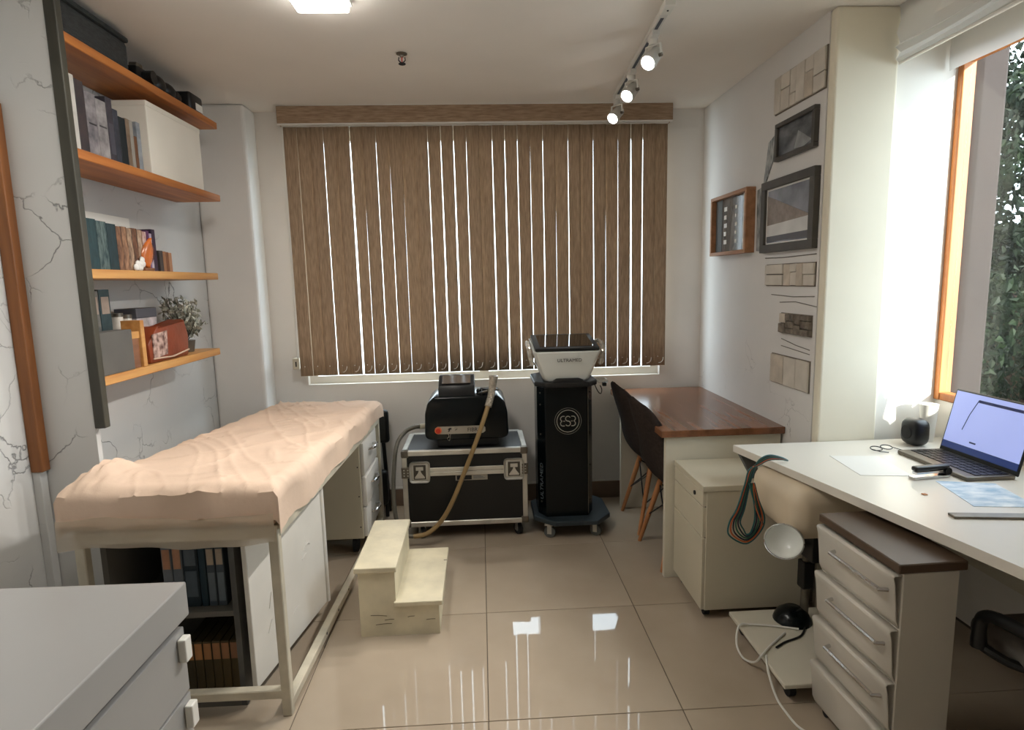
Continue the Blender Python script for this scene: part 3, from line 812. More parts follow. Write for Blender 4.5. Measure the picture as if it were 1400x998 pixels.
# dark bookcase under the bed
DK = pm('dark_shelf_board', (104, 101, 94), .7, 0, .08, 5)
bc = thing('low_bookcase', 'dark grey low bookcase standing under the bed', 'bookcase', (-1.15, 2.25, 0))
MB().box(-1.362, 2.46, .0, -.905, 2.48, .665).build('back_panel', DK, bc)
MB().box(-1.362, 2.06, .0, -1.342, 2.46, .665).build('side_panel', DK, bc)
MB().box(-.925, 2.06, .0, -.905, 2.46, .665).build('side_panel', pm('punched_steel', (92, 92, 90), .5, .3, .2, 12), bc)
MB().box(-1.342, 2.06, .0, -.925, 2.46, .02).build('bottom_board', DK, bc)
MB().box(-1.342, 2.06, .355, -.925, 2.46, .375).build('shelf_board', DK, bc)
MB().box(-1.342, 2.06, .645, -.925, 2.46, .665).build('top_board', DK, bc)
x = -1.18
for th, h, c, lab, bands in ((.034, .235, (110, 116, 124), 'grey binder with peach label, upper row in dark bookcase', ((.15, .075, (182, 132, 102)),)),
                      (.034, .235, (98, 106, 114), 'second grey binder with peach label in dark bookcase', ((.15, .075, (186, 138, 108)),)),
                      (.052, .245, (20, 38, 48), 'dark navy binder with grey printed spine under the bed', ((.04, .10, (70, 82, 92)), (.16, .06, (82, 92, 100)))),
                      (.024, .25, (14, 44, 56), 'thin dark teal divider book under the bed', None),
                      (.030, .245, (62, 72, 80), 'slate binder with cream label left of the last', ((.16, .06, (172, 156, 138)), (.02, .11, (96, 106, 114)))),
                      (.030, .245, (70, 80, 88), 'slate binder with cream label, last in the upper row', ((.16, .06, (176, 160, 142)), (.02, .11, (104, 114, 122))))):
    t = thing('binder', lab, 'binder', (x, 2.10, .375), group='binders in the bookcase under the bed')
    MB().box(x, 2.10, .375, x+th, 2.34, .375+h, .002, 1).build('spine_body', bookmat(c), t)
    for zz, hh, bcx in (bands or ()):
        MB().box(x+th*.12, 2.0985, .375+zz, x+th*.88, 2.1005, .375+zz+hh).build('spine_label', bookmat(bcx), t)
    x += th+.003
x = -1.13
for k in range(6):
    t = thing('ledger', ('tan topped ledger, leftmost of the lower row', 'tan topped ledger, second of the lower row', 'tan topped ledger, third of the lower row', 'tan topped ledger, fourth of the lower row', 'tan topped ledger, fifth of the lower row', 'tan topped ledger beside the steel panel, lower row')[k], 'book', (x, 2.10, .02), group='ledgers in the bottom of the dark bookcase')
    MB().box(x, 2.10, .02, x+.030, 2.32, .235, .002, 1).build('spine_body', bookmat((66+3*k, 56+2*k, 34)), t)
    MB().box(x+.002, 2.0985, .165, x+.028, 2.1005, .228).build('spine_label', bookmat((178-6*k, 124-4*k, 74)), t)
    x += .0325

# drawers at the far end under the bed
dr = thing('drawer_pedestal', 'white three drawer pedestal at the far end under the bed', 'drawers', (-.85, 3.48, .0))
MB().box(-1.10, 3.26, .10, -.700, 3.66, .668, .004, 1).build('carcass', 'cab_cream', dr)
for k, (z0, z1) in enumerate(((.47, .655), (.29, .46), (.11, .28))):
    d = MB().box(-.700, 3.265, z0, -.676 + (.006 if k == 1 else 0), 3.655, z1, .006).build('drawer', 'paint_white', dr, smooth=True)
    zc = z1-.07
    MB().tube([(-.678, 3.40, zc), (-.648, 3.41, zc+.006), (-.640, 3.46, zc+.008), (-.648, 3.515, zc+.006), (-.678, 3.525, zc)], .008, 8, smooth_n=4).build('handle', 'steel', d, smooth=True)
mb = MB()
for z in (.17, .35, .52): mb.cyl((-.715, 3.2605, z), (-.715, 3.2585, z), .004, seg=8)
mb.build('screw_caps', 'ink', dr)
for xx in (-1.06, -.76):
    for yy in (3.32, 3.60):
        MB().cyl((xx-.012, yy, .05), (xx+.012, yy, .05), .05, seg=16).build('caster', 'tire', dr, smooth=True)

# black chair behind the bed
oc = thing('black_chair', 'black padded chair mostly hidden behind the bed end', 'chair', (-.78, 3.88, 0))
MB().box(-.95, 3.855, .49, -.628, 3.905, .715, .024, 3).build('backrest', 'black', oc, smooth=True)
MB().cyl((-.92, 3.93, 0), (-.90, 3.91, .60), .013, seg=10).build('leg', 'black', oc, smooth=True)
MB().cyl((-.66, 3.93, 0), (-.68, 3.91, .60), .013, seg=10).build('leg', 'black', oc, smooth=True)
MB().box(-.95, 3.80, .08, -.645, 3.87, .32, .03, 3).build('folded_seat', 'black', oc, smooth=True)
MB().cyl((-.66, 3.83, 0), (-.66, 3.84, .12), .012, seg=10).build('leg', 'black', oc, smooth=True)

# ================================================================== STEP STOOL
st = thing('step_stool', 'worn cream wooden two step stool beside the bed', 'step stool', (-.39, 2.70, 0))
def side(y0, y1):
    return MB().prism([(-.566, 0), (-.222, 0), (-.222, .140), (-.408, .140), (-.408, .300), (-.566, .300)], y0, y1, axis='y')
o = side(2.455, 2.475).build('side_panel', 'stool_paint', st)
side(2.935, 2.955).build('side_panel', 'stool_paint', st)
MB().box(-.580, 2.44, .300, -.398, 2.97, .325, .004).build('upper_tread', 'stool_paint', st)
MB().box(-.416, 2.44, .140, -.206, 2.97, .162, .004).build('lower_tread', 'stool_paint', st)
MB().box(-.420, 2.475, .162, -.408, 2.935, .300).build('riser', 'stool_paint', st)
MB().box(-.234, 2.475, .0, -.222, 2.935, .140).build('riser', 'stool_paint', st)
MB().box(-.566, 2.475, .0, -.554, 2.935, .300).build('back_panel', 'stool_paint', st)
mb = MB()
for a, b, c, d in ((-.50, .055, -.43, .058), (-.46, .075, -.42, .077), (-.52, .10, -.45, .094), (-.36, .085, -.33, .088), (-.28, .068, -.24, .070)):
    mb.tube([(a, 2.4545, b), ((a+c)/2, 2.4535, (b+d)/2+.002), (c, 2.4545, d)], .0011, 5)
mb.box(-.222, 2.82, .1621, -.206, 2.826, .1626)
mb.build('scratches', 'scuff', st)['kind'] = 'stuff'

# ================================================================== FLIGHT CASE, LASER, HOSE
fc = thing('flight_case', 'black flight case with aluminium edges and butterfly latches on castors', 'flight case', (-.12, 3.65, 0))
cx0, cx1, cy0, cy1, cz0, cz1 = -.492, .248, 3.42, 3.86, .088, .555
MB().box(cx0+.008, cy0+.008, cz0+.004, cx1-.008, cy1-.008, .418).build('body_panel', 'case_panel', fc)
MB().box(cx0+.008, cy0+.008, .430, cx1-.008, cy1-.008, cz1-.004).build('lid_panel', 'case_panel', fc)
e = .03
for (xa, xb) in ((cx0, cx0+e), (cx1-e, cx1)):
    for (ya, yb) in ((cy0, cy0+e), (cy1-e, cy1)):
        MB().box(xa, ya, cz0+.02, xb, yb, cz1-.02, .003, 1).build('corner_profile', 'alu', fc)
for z0, z1 in ((cz0, cz0+e), (cz1-e, cz1)):
    for ya, yb in ((cy0, cy0+e), (cy1-e, cy1)):
        MB().box(cx0+.02, ya-.001, z0, cx1-.02, yb+.001, z1, .003, 1).build('edge_profile', 'alu', fc)
    for xa, xb in ((cx0, cx0+e), (cx1-e, cx1)):
        MB().box(xa-.001, cy0+.02, z0, xb+.001, cy1-.02, z1, .003, 1).build('edge_profile', 'alu', fc)
MB().box(cx0-.002, cy0-.003, .400, cx1+.002, cy0+.006, .424, .002, 1).build('tongue_profile', 'alu', fc)
MB().box(cx0-.002, cy0-.004, .426, cx1+.002, cy0+.006, .450, .002, 1).build('groove_profile', 'alu', fc)
for xx in (cx0, cx1):
    for z in (cz0, cz1):
        sx = 1 if xx == cx0 else -1; sz = 1 if z == cz0 else -1
        MB().box(xx-.004*sx, cy0-.004, z-.004*sz, xx+.042*sx, cy0+.04, z+.042*sz, .01, 2).build('corner_cap', 'dull_metal', fc, smooth=True)
    sx = 1 if xx == cx0 else -1
    pt = MB().box(xx-.004*sx, cy0-.006, .392, xx+.048*sx, cy0+.02, .458, .004).build('corner_brace', 'dull_metal', fc)
    mb = MB()
    for dx in (.012, .034):
        for z in (.408, .425, .442): mb.sphere((xx+dx*sx, cy0-.006, z), .0045, u=8, v=6)
    mb.build('rivets', 'alu', pt)
for lx in (-.388, .168):
    l = MB().box(lx-.060, cy0-.008, .365, lx+.060, cy0+.002, .490, .02, 3).build('latch_dish', 'alu', fc, smooth=True)
    MB().box(lx-.036, cy0-.0095, .385, lx+.036, cy0-.0075, .472, .001, 1).build('latch_recess', 'seam', l)
    MB().box(lx-.022, cy0-.014, .440, lx+.022, cy0-.009, .462, .002).build('latch_hook', 'alu', l)
    MB().prism([(lx-.028, .402), (lx-.030, .392), (lx+.030, .392), (lx+.028, .402), (lx+.008, .424), (lx+.006, .440), (lx-.006, .440), (lx-.008, .424)], cy0-.016, cy0-.010, .002, axis='y').build('butterfly_key', 'alu', l)
lb = MB().box(-.180, cy0+.005, .365, .010, cy0+.0095, .4005, .001, 1).build('name_plate', 'label_silver', fc)
MB().box(-.172, cy0+.0035, .370, -.084, cy0+.0055, .395).build('printed_block', 'ink', lb)
mb = MB()
for z in (.389, .382, .375): mb.box(-.074, cy0+.0035, z, -.004 - .012*((z*1000) % 3), cy0+.0055, z+.0028)
mb.build('printed_lines', 'ink_faint', lb)
def caster(parent, x, y, r=.036, mat='tire', w=.024, ang=.5):
    R = Matrix.Translation((x, y, 0)) @ Matrix.Rotation(ang, 4, 'Z')
    c = MB().box(-.022, -.020, r*2+.008, .022, .028, r*2+.018, M4=R).box(-w/2-.006, -.012, r*.7, -w/2-.002, .014, r*2+.01, M4=R).box(w/2+.002, -.012, r*.7, w/2+.006, .014, r*2+.01, M4=R).build('caster', 'alu', parent)
    MB().cyl(R @ Vector((-w/2, 0, r)), R @ Vector((w/2, 0, r)), r, seg=20).build('wheel', mat, c, smooth=True)
    MB().cyl(R @ Vector((-w/2-.001, 0, r)), R @ Vector((w/2+.001, 0, r)), r*.55, seg=14).build('hub', 'rubber', c, smooth=True)
for x, y in ((-.395, 3.47), (.190, 3.47), (-.395, 3.80), (.190, 3.80)): caster(fc, x, y, .035)

# laser box on the case
ls = thing('laser_machine', 'black rounded tabletop laser machine standing on the flight case', 'machine', (-.10, 3.65, .56))
lx0, lx1, ly0, ly1, lz0, lz1 = -.355, .145, 3.475, 3.80, .600, .862
MB().box(-.285, 3.50, .556, .085, 3.77, .602, .004).build('base', 'black', ls)
pro = []
for (px, pz) in ((lx0, lz0+.03), (lx0+.012, lz0+.010), (lx0+.045, lz0), (lx1-.045, lz0), (lx1-.010, lz0+.010), (lx1, lz0+.03), (lx1-.005, lz1-.10), (lx1-.022, lz1-.035), (lx1-.060, lz1), (lx0+.060, lz1), (lx0+.022, lz1-.035), (lx0+.005, lz1-.10)): pro.append((px, pz))
MB().prism(pro, ly0, ly1, .012, axis='y', seg=3).build('housing', 'black_gloss', ls, smooth=True)
su = MB().prism([(3.50, lz1-.004), (3.72, lz1-.004), (3.70, lz1+.100), (3.62, lz1+.108), (3.52, lz1+.060)], -.268, -.052, .008, axis='x').build('display_housing', 'black', ls, smooth=True)
DM = Matrix.Translation((-.16, 3.5625, lz1+.0865)) @ Matrix.Rotation(math.atan2(.048, .10), 4, 'X')
MB().box(-.085, -.040, 0, .085, .045, .0045, .001, 1, M4=DM).build('display', 'screen_grey', su)
pl_ = MB().prism([(-.292, .648), (-.278, .638), (-.010, .638), (.006, .650), (.006, .672), (-.010, .684), (-.278, .684), (-.292, .674)], ly0-.003, ly0+.002, axis='y').build('name_strip', 'label_silver', ls)
MB().cyl((-.274, ly0-.001, .661), (-.274, ly0-.007, .661), .021, seg=22).build('button_ring', 'orange_ring', ls, smooth=True)
MB().cyl((-.274, ly0-.005, .661), (-.274, ly0-.015, .661), .015, seg=20).build('emergency_button', 'red', ls, smooth=True)
RX = Matrix.Rotation(PI/2, 4, 'X')
text('lettering', 'FIBRA', .033, 'ink', pl_, Matrix.Translation((-.060, ly0-.0036, .660)) @ RX)
MB().prism([(-.218, .668), (-.204, .676), (-.192, .670), (-.204, .664), (-.218, .650), (-.206, .655)], ly0-.0042, ly0-.003, axis='y').prism([(-.176, .657), (-.162, .666), (-.160, .671), (-.172, .664)], ly0-.0042, ly0-.003, axis='y').build('logo_mark', 'ink', pl_)
mb = MB(); mb.tube([(-.218, ly0-.006, .645), (-.212, ly0-.007, .625), (-.222, ly0-.007, .612), (-.210, ly0-.007, .600), (-.204, ly0-.006, .628), (-.200, ly0-.006, .642)], .0016, 5, smooth_n=4)
mb.build('key_loop', 'label_silver', ls)
# connector cluster and hand piece holder
MB().cyl((.02, 3.56, lz1-.005), (.02, 3.56, lz1+.030), .026, seg=18).build('hose_socket', 'black', ls, smooth=True)
mb = MB()
for k in range(5): mb.sphere((-.03+.02*k, 3.60-.01*k, lz1+.008+.006*(k % 2)), .014, u=10, v=7)
mb.build('connector_knobs', 'black', ls, smooth=True)
MB().tube([(-.03, 3.54, lz1+.004), (.0, 3.50, lz1+.018), (.05, 3.50, lz1+.030), (.09, 3.54, lz1+.022)], .007, 8, smooth_n=4).build('holder_bracket', 'dull_metal', ls, smooth=True)
MB().cyl((-.352, 3.60, .664), (-.395, 3.58, .664), .017, seg=16).build('side_socket', 'cab_cream', ls, smooth=True)

hs = thing('laser_hose', 'beige hose looping from the laser down past the flight case', 'hose', (-.30, 3.38, .08))
MB().cyl((.055, 3.505, lz1+.045), (.062, 3.50, lz1+.100), .022, .025, seg=18).cyl((.062, 3.50, lz1+.098), (.063, 3.50, lz1+.114), .027, seg=18).build('hand_piece', 'clear_tube', hs, smooth=True)
cp = [Vector((.055, 3.500, lz1+.05)), Vector((.045, 3.470, lz1+.0)), Vector((.025, 3.440, lz1-.06))]
cpts = spline(cp, 14); rr_ = [.0185 + (.004 if k % 2 else 0) for k in range(len(cpts))]
MB().tube(cpts, rr_, 12).build('ribbed_sleeve', 'clear_tube', hs)
MB().tube([(.025, 3.440, lz1-.055), (-.015, 3.405, .70), (-.070, 3.385, .56), (-.125, 3.372, .43), (-.195, 3.360, .27), (-.265, 3.345, .155), (-.350, 3.33, .085), (-.430, 3.33, .070)], .0135, 12, smooth_n=8).build('hose_front', 'hose', hs, smooth=True)
MB().tube([(-.430, 3.33, .070), (-.490, 3.34, .085), (-.530, 3.37, .16), (-.545, 3.40, .30), (-.540, 3.44, .46), (-.525, 3.50, .58), (-.480, 3.55, .640), (-.430, 3.57, .662), (-.395, 3.58, .664)], .0125, 12, smooth_n=8).build('hose_side', 'hose_dark', hs, smooth=True)

# ================================================================== TOWER MACHINE
tw = thing('ultrasound_tower', 'tall black machine column with white head and tilted screen', 'machine', (.49, 3.58, 0))
oc8 = [(.36, 3.42), (.612, 3.42), (.652, 3.50), (.652, 3.66), (.612, 3.74), (.36, 3.74), (.318, 3.66), (.318, 3.50)]
MB().prism(oc8, .115, .915, .006).build('column', 'black_gloss', tw)
mb = MB()
for z in (.20, .42, .62, .80, .87):
    for xx, yy in ((.634, 3.465), (.336, 3.465)): mb.sphere((xx, yy, z), .006, u=8, v=6)
mb.build('side_screws', 'seam', tw)
MB().box(.612, 3.419, .13, .616, 3.4235, .905).build('trim_line', 'dull_metal', tw)
pl8 = [(.40, 3.34), (.66, 3.34), (.752, 3.45), (.752, 3.70), (.66, 3.81), (.38, 3.81), (.285, 3.70), (.285, 3.45)]
MB().prism(pl8, .086, .116, .006).build('base_plate', 'blue_grey', tw)
for x, y, a in ((.375, 3.40, 1.3), (.655, 3.40, 1.0), (.35, 3.74, .4), (.69, 3.74, -.4)): caster(tw, x, y, .034, 'rubber', .026, a)
# emblem
EY = 3.418
EX, EZ = .494, .705
em = MB()
for R_, r_ in ((.066, .0022), (.079, .0008)):
    em.tube([(EX+R_*math.cos(2*PI*k/48), EY, EZ+R_*math.sin(2*PI*k/48)) for k in range(49)], r_, 6)
em.build('emblem_ring', 'emblem', tw, smooth=True)
em = MB()
def arc(cx, cz, r, a0, a1, n=14): return [(cx+r*math.cos(math.radians(a0+(a1-a0)*k/n)), EY, cz+r*math.sin(math.radians(a0+(a1-a0)*k/n))) for k in range(n+1)]
q = .0145
em.tube(arc(EX, EZ+q, q, 30, 270) + arc(EX, EZ-q, q, 90, -150), .0026, 6)
em.tube([(EX-.020, EY, EZ+2*q)] + arc(EX-.030, EZ+q, q, 90, 250) , .0026, 6)
em.tube(arc(EX-.030, EZ-q, q, 110, 270) + [(EX-.020, EY, EZ-2*q)], .0026, 6)
em.tube([(EX-.028, EY, EZ), (EX-.018, EY, EZ)], .0026, 6)
em.tube([(EX+.020, EY, EZ+2*q)] + arc(EX+.030, EZ+q, q, 90, -70), .0026, 6)
em.tube(arc(EX+.030, EZ-q, q, 70, -90) + [(EX+.020, EY, EZ-2*q)], .0026, 6)
em.tube([(EX+.028, EY, EZ), (EX+.018, EY, EZ)], .0026, 6)
em.build('emblem_monogram', 'emblem', tw, smooth=True)
bv = Vector((.36-.318, 3.42-3.50, 0)).normalized()
text('side_lettering', 'ULTRAMED', .045, 'ink_faint', tw, Matrix.Translation((.3375, 3.457, .33)) @ Matrix((( 0, bv.x, 0, 0), (0, bv.y, 0, 0), (1, 0, 0, 0), (0, 0, 0, 1))).to_3x3().to_4x4() @ Matrix.Identity(4) if False else Matrix.Translation((.3373, 3.4583, .33)) @ Matrix(((0, -bv.x, bv.y, 0), (0, -bv.y, -bv.x, 0), (1, 0, 0, 0), (0, 0, 0, 1))))
# tray
MB().prism([(.300, 3.44), (.36, 3.37), (.61, 3.37), (.672, 3.44), (.672, 3.74), (.61, 3.79), (.36, 3.79), (.300, 3.74)], .914, .945, .008).build('tray', 'black', tw)
# head: loft of rounded sections
rows = []
for t, z in ((0, .945), (.15, .965), (.4, 1.01), (.7, 1.07), (.9, 1.105), (1, 1.125)):
    hw = .125 + .072*t**.8; yf = 3.405-.060*t; yb_ = 3.70
    zf = 0.0; zb = .055*t
    sec = [(-hw+.02, yf), (hw-.02, yf), (hw, yf+.03), (hw, yb_-.02), (hw-.02, yb_), (-hw+.02, yb_), (-hw, yb_-.02), (-hw, yf+.03)]
    rows.append([Vector((.486+a, b, z + zb*(b-yf)/(yb_-yf))) for a, b in sec])
mb = MB(); g = mb.grid(rows, None, True); mb.bm.faces.new(g[-1]); mb.bm.faces.new(g[0][::-1])
hd = mb.build('head_housing', 'gloss_white', tw, smooth=True)
bvm = hd.modifiers.new('b', 'BEVEL'); bvm.width = .006; bvm.segments = 2; bvm.limit_method = 'ANGLE'
MB().prism([(.395, .936), (.595, .936), (.580, .956), (.555, .966), (.425, .966), (.410, .956)], 3.380, 3.41, .004, axis='y').build('front_notch', 'black', tw, smooth=True)
text('head_lettering', 'ULTRAMED', .028, 'ink', hd, Matrix.Translation((.497, 3.349, 1.075)) @ Matrix.Rotation(PI/2-.31+.62-.03, 4, 'X'))
text('head_sublettering', 'PRO', .014, 'ink_faint', hd, Matrix.Translation((.497, 3.355, 1.053)) @ Matrix.Rotation(PI/2-.31+.62-.03, 4, 'X')) if False else None
TMx = Matrix.Translation((.486, 3.350, 1.128)) @ Matrix.Rotation(math.atan2(.056, .355), 4, 'X')
scb = MB().box(-.186, .0, 0, .186, .335, .020, .008, 2, M4=TMx).build('touch_screen', 'black', tw, smooth=True)
MB().box(-.155, .03, .0195, .155, .305, .0215, M4=TMx).build('screen_glass', 'screen', scb)
for sg in (-1, 1):
    xx = .486+sg*.208
    MB().tube([(xx-sg*.012, 3.40, 1.045), (xx, 3.40, 1.085), (xx+sg*.008, 3.42, 1.14), (xx+sg*.008, 3.52, 1.165), (xx, 3.62, 1.15), (xx-sg*.008, 3.66, 1.12)], .013, 8, smooth_n=5).build('side_handle', 'clear_tube', tw, smooth=True)
MB().box(.672, 3.42, .925, .735, 3.50, .945, .006).build('probe_holder', 'clear', tw)
MB().tube([(.655, 3.43, .92), (.672, 3.425, .88), (.690, 3.425, .862), (.698, 3.43, .885), (.690, 3.44, .91)], .003, 6, smooth_n=5).build('probe_hook', 'black', tw)
MB().box(.705, 3.43, .905, .727, 3.46, .926, .002).build('holder_clip', 'black', tw)

# ================================================================== BROWN DESK, CHAIRS
bd = thing('walnut_desk', 'walnut topped desk with cream panel legs against the right wall', 'desk', (1.18, 3.4, 0))
MB().box(.872, 2.825, .745, XR-.001, 3.99, .780, .003, 1).build('desktop', 'laminate', bd)
MB().box(.900, 2.845, 0, XR-.013, 2.875, .745, .002, 1).build('front_panel_leg', 'panel_cream', bd)
MB().box(.900, 3.80, 0, XR-.013, 3.83, .745, .002, 1).build('rear_panel_leg', 'panel_cream', bd)
MB().box(1.42, 2.875, .35, 1.445, 3.80, .745).build('modesty_panel', 'panel_cream', bd)

def side_chair(loc, label, rz):
    t = thing('shell_chair', label, 'chair', loc, rz, 'brown shell chairs at the walnut desk')
    prof = [(.225, .425, .19), (.20, .448, .215), (.10, .450, .235), (-.02, .435, .245), (-.12, .440, .245), (-.185, .485, .240), (-.220, .56, .236), (-.245, .66, .222), (-.270, .74, .205), (-.290, .80, .178), (-.303, .845, .140), (-.311, .875, .095), (-.315, .892, .045), (-.316, .896, .012)]
    P = spline([Vector(p) for p in prof], 4)
    rows = []
    n = len(P)
    for i, p in enumerate(P):
        s_ = i/(n-1)
        back = min(1, max(0, (s_-.38)/.2))
        row = []
        for k in range(13):
            q = -1+k/6
            c = abs(q)**2.2
            row.append(Vector((p.x + .075*c*back*min(1, p.z/.2), q*p.z*.9, p.y + .045*c*(1-back))))
        rows.append(row)
    mb = MB(); mb.grid(rows)
    o = mb.build('seat_shell', 'fabric_brown', t, world=False, smooth=True)
    sm = o.modifiers.new('thickness', 'SOLIDIFY'); sm.thickness = .028; sm.offset = 0
    mb = MB(); mb.box(-.12, -.12, .395, .12, .12, .412, .006); mb.build('under_frame', 'black', t, world=False)
    feet = []
    for sx in (-1, 1):
        for sy in (-1, 1):
            MB().cyl((sx*.205, sy*.195, 0), (sx*.11, sy*.11, .40), .011, .017, seg=12).build('leg', 'leg_wood', t, world=False, smooth=True)
    mb = MB()
    for sx in (-1, 1):
        a = Vector((sx*.165, -.158, .175)); b = Vector((sx*.115, .115, .375)); mb.tube([a, b], .004, 6)
        a = Vector((sx*.165, .158, .175)); b = Vector((sx*.115, -.115, .375)); mb.tube([a, b], .004, 6)
    for sy in (-1, 1):
        mb.tube([(-.165, sy*.158, .175), (.115, sy*.115, .375)], .004, 6); mb.tube([(.165, sy*.158, .175), (-.115, sy*.115, .375)], .004, 6)
    mb.build('wire_brace', 'black', t, world=False)
    return t
side_chair((1.105, 3.105, 0), 'dark brown shell chair with wooden legs, nearer of the two at the desk', .04)
side_chair((1.110, 3.565, 0), 'dark brown shell chair with wooden legs, nearer the blind', .02)

# ================================================================== FILE PEDESTAL
fp = thing('file_pedestal', 'cream three drawer pedestal with a lock in front of the walnut desk', 'drawers', (1.16, 2.65, 0))
px0, px1, py0, py1 = .945, 1.42, 2.452, 2.838
MB().box(px0+.016, py0, .045, px1, py1, .600, .002, 1).build('carcass', 'cab_cream', fp)
MB().box(px0-.002, py0-.004, .600, px1, py1, .626, .002, 1).build('top_board', 'cab_cream', fp)
for z0, z1 in ((.532, .597), (.390, .527), (.048, .385)):
    d = MB().box(px0, py0+.002, z0, px0+.018, py1-.002, z1, .002, 1).build('drawer', 'cab_cream', fp)
    if z1 > .59: MB().cyl((px0+.002, 2.55, .563), (px0-.005, 2.55, .563), .010, seg=14).build('lock', 'ink', d, smooth=True)
MB().box(px0+.014, py0+.004, .05, px0+.0165, py1-.004, .60).build('drawer_gaps', 'seam', fp)
for x, y in ((.985, 2.50), (1.37, 2.50), (.985, 2.79), (1.37, 2.79)):
    MB().cyl((x-.012, y, .0225), (x+.012, y, .0225), .0225, seg=14).build('caster', 'tire', fp, smooth=True)

# ================================================================== WHITE DESK
wd = thing('white_desk', 'white desk with slanted edge under the right window', 'desk', (1.6, 2.0, 0))
poly = [(1.112, 2.545), (1.245, 1.90), (1.365, 1.30), (1.44, .90), (2.075, .90), (2.075, 2.545)]
MB().prism(poly, .748, .780, .003).build('desktop', 'desk_white', wd)
mb = MB(); mb.prism([(1.125, .748), (1.20, .748), (1.215, .635), (1.185, .635)], 2.50, 2.53, .002, axis='y'); mb.build('bracket', 'rubber', wd)
MB().box(1.50, 2.495, 0, 2.06, 2.52, .748).build('rear_panel_leg', 'panel_cream', wd)
MB().box(2.03, .95, .30, 2.05, 2.49, .748).build('modesty_panel', 'panel_cream', wd)
MB().box(1.52, .95, 0, 2.02, .975, .748).build('front_panel_leg', 'panel_cream', wd)

# drawers under the white desk
ud = thing('drawer_unit', 'white four drawer unit with chrome bar handles under the white desk', 'drawers', (1.22, 1.7, 0), 0)
UM = Matrix.Translation((1.135, 1.50, 0)) @ Matrix.Rotation(.03, 4, 'Z')
uw = .37
MB().box(.016, 0, .03, .185, uw, .700, .003, 1, M4=UM).build('carcass', 'unit_white', ud)
MB().box(.0, -.004, .700, .205, uw+.004, .728, .003, 1, M4=UM).build('top_board', pm('top_shadow_brown', (84, 66, 50), .5, 0, .15, 6), ud)  # brown top colour stands in for the shadow in the gap under the desk
for k in range(4):
    z0 = .04+k*.165; z1 = z0+.158
    rows = []
    for zz, dx in ((z0, .012), (z0+.02, .004), (z0+.07, .0), (z1-.03, -.006), (z1-.006, -.012), (z1, -.006)):
        rows.append([UM @ Vector((dx, y_, zz)) for y_ in (.004, uw*.5, uw-.004)])
    rows.append([UM @ Vector((.016, y_, z1)) for y_ in (.004, uw*.5, uw-.004)])
    rows.insert(0, [UM @ Vector((.016, y_, z0)) for y_ in (.004, uw*.5, uw-.004)])
    mb = MB(); mb.grid(rows)
    o = mb.build('drawer', 'unit_white', ud, smooth=True); o.modifiers.new('t', 'SOLIDIFY').thickness = .004
    if k in (1, 2, 3):
        h = MB(); h.tube([UM @ Vector((-.004, .03, z1-.055)), UM @ Vector((-.026, .036, z1-.055)), UM @ Vector((-.026, uw*.72, z1-.055)), UM @ Vector((-.004, uw*.74, z1-.055))], .0065, 8)
        h.build('handle', 'steel', o, smooth=True)
for x in (.04, .16):
    for y in (.04, uw-.04):
        p = UM @ Vector((x, y, .015)); MB().cyl(p-Vector((.01, 0, 0)), p+Vector((.01, 0, 0)), .015, seg=12).build('caster', 'tire', ud)

# ---- equipment on the low trolley
ec = thing('equipment_trolley', 'low white trolley with beige padded device and chrome reflector bowl', 'trolley', (1.25, 2.15, 0))
MB().box(1.045, 1.90, .058, 1.44, 2.385, .076, .004).build('base_plate', 'panel_cream', ec)
for x, y in ((1.09, 2.33), (1.09, 1.95), (1.40, 2.33), (1.40, 1.95)):
    MB().cyl((x-.012, y, .029), (x+.012, y, .029), .029, seg=16).build('caster', 'tire', ec, smooth=True)
MB().cyl((1.335, 2.30, .076), (1.335, 2.30, .56), .017, seg=14).build('pole', 'dull_metal', ec, smooth=True)
MB().box(1.31, 2.275, .22, 1.36, 2.325, .34, .006).build('pole_clamp', 'black', ec)
MB().lathe([(.0, .058), (.035, .055), (.062, .035), (.075, .010), (.078, 0), (0, 0)], (1.285, 2.30, .076), 24).build('foot_pedal', 'black_gloss', ec, smooth=True)
MB().box(1.13, 2.04, .535, 1.50, 2.42, .742, .065, 6).build('padded_housing', 'beige_vinyl', ec, smooth=True)
MB().box(1.235, 2.09, .43, 1.42, 2.38, .54, .01).build('mount', 'black', ec, smooth=True)
ax = Vector((-.35, -.62, .70)).normalized()
qm = Vector((0, 0, 1)).rotation_difference(ax).to_matrix().to_4x4()
BW = [(0, -.055), (.030, -.052), (.060, -.034), (.080, -.006), (.090, .028), (.094, .030), (.090, .032), (.084, .022), (.074, -.002), (.055, -.028), (.025, -.044), (0, -.046)]
MB().lathe([(r*.74, z*.74) for r, z in BW], (1.095, 2.04, .545), 28, M4=qm).build('reflector_bowl', 'steel', ec, smooth=True)
MB().lathe([(r*.74, z*.74) for r, z in [(.086, .027), (.075, .003), (.056, -.024), (.026, -.041), (0, -.043)]], (1.095, 2.04, .545), 28, M4=qm).build('bowl_reflection', 'gloss_white', ec, smooth=True)  # white inner layer paints the bright reflection in the chrome bowl
MB().tube([(1.115, 2.06, .52), (1.18, 2.12, .49), (1.25, 2.18, .48)], .014, 8).build('bowl_arm', 'dull_metal', ec, smooth=True)

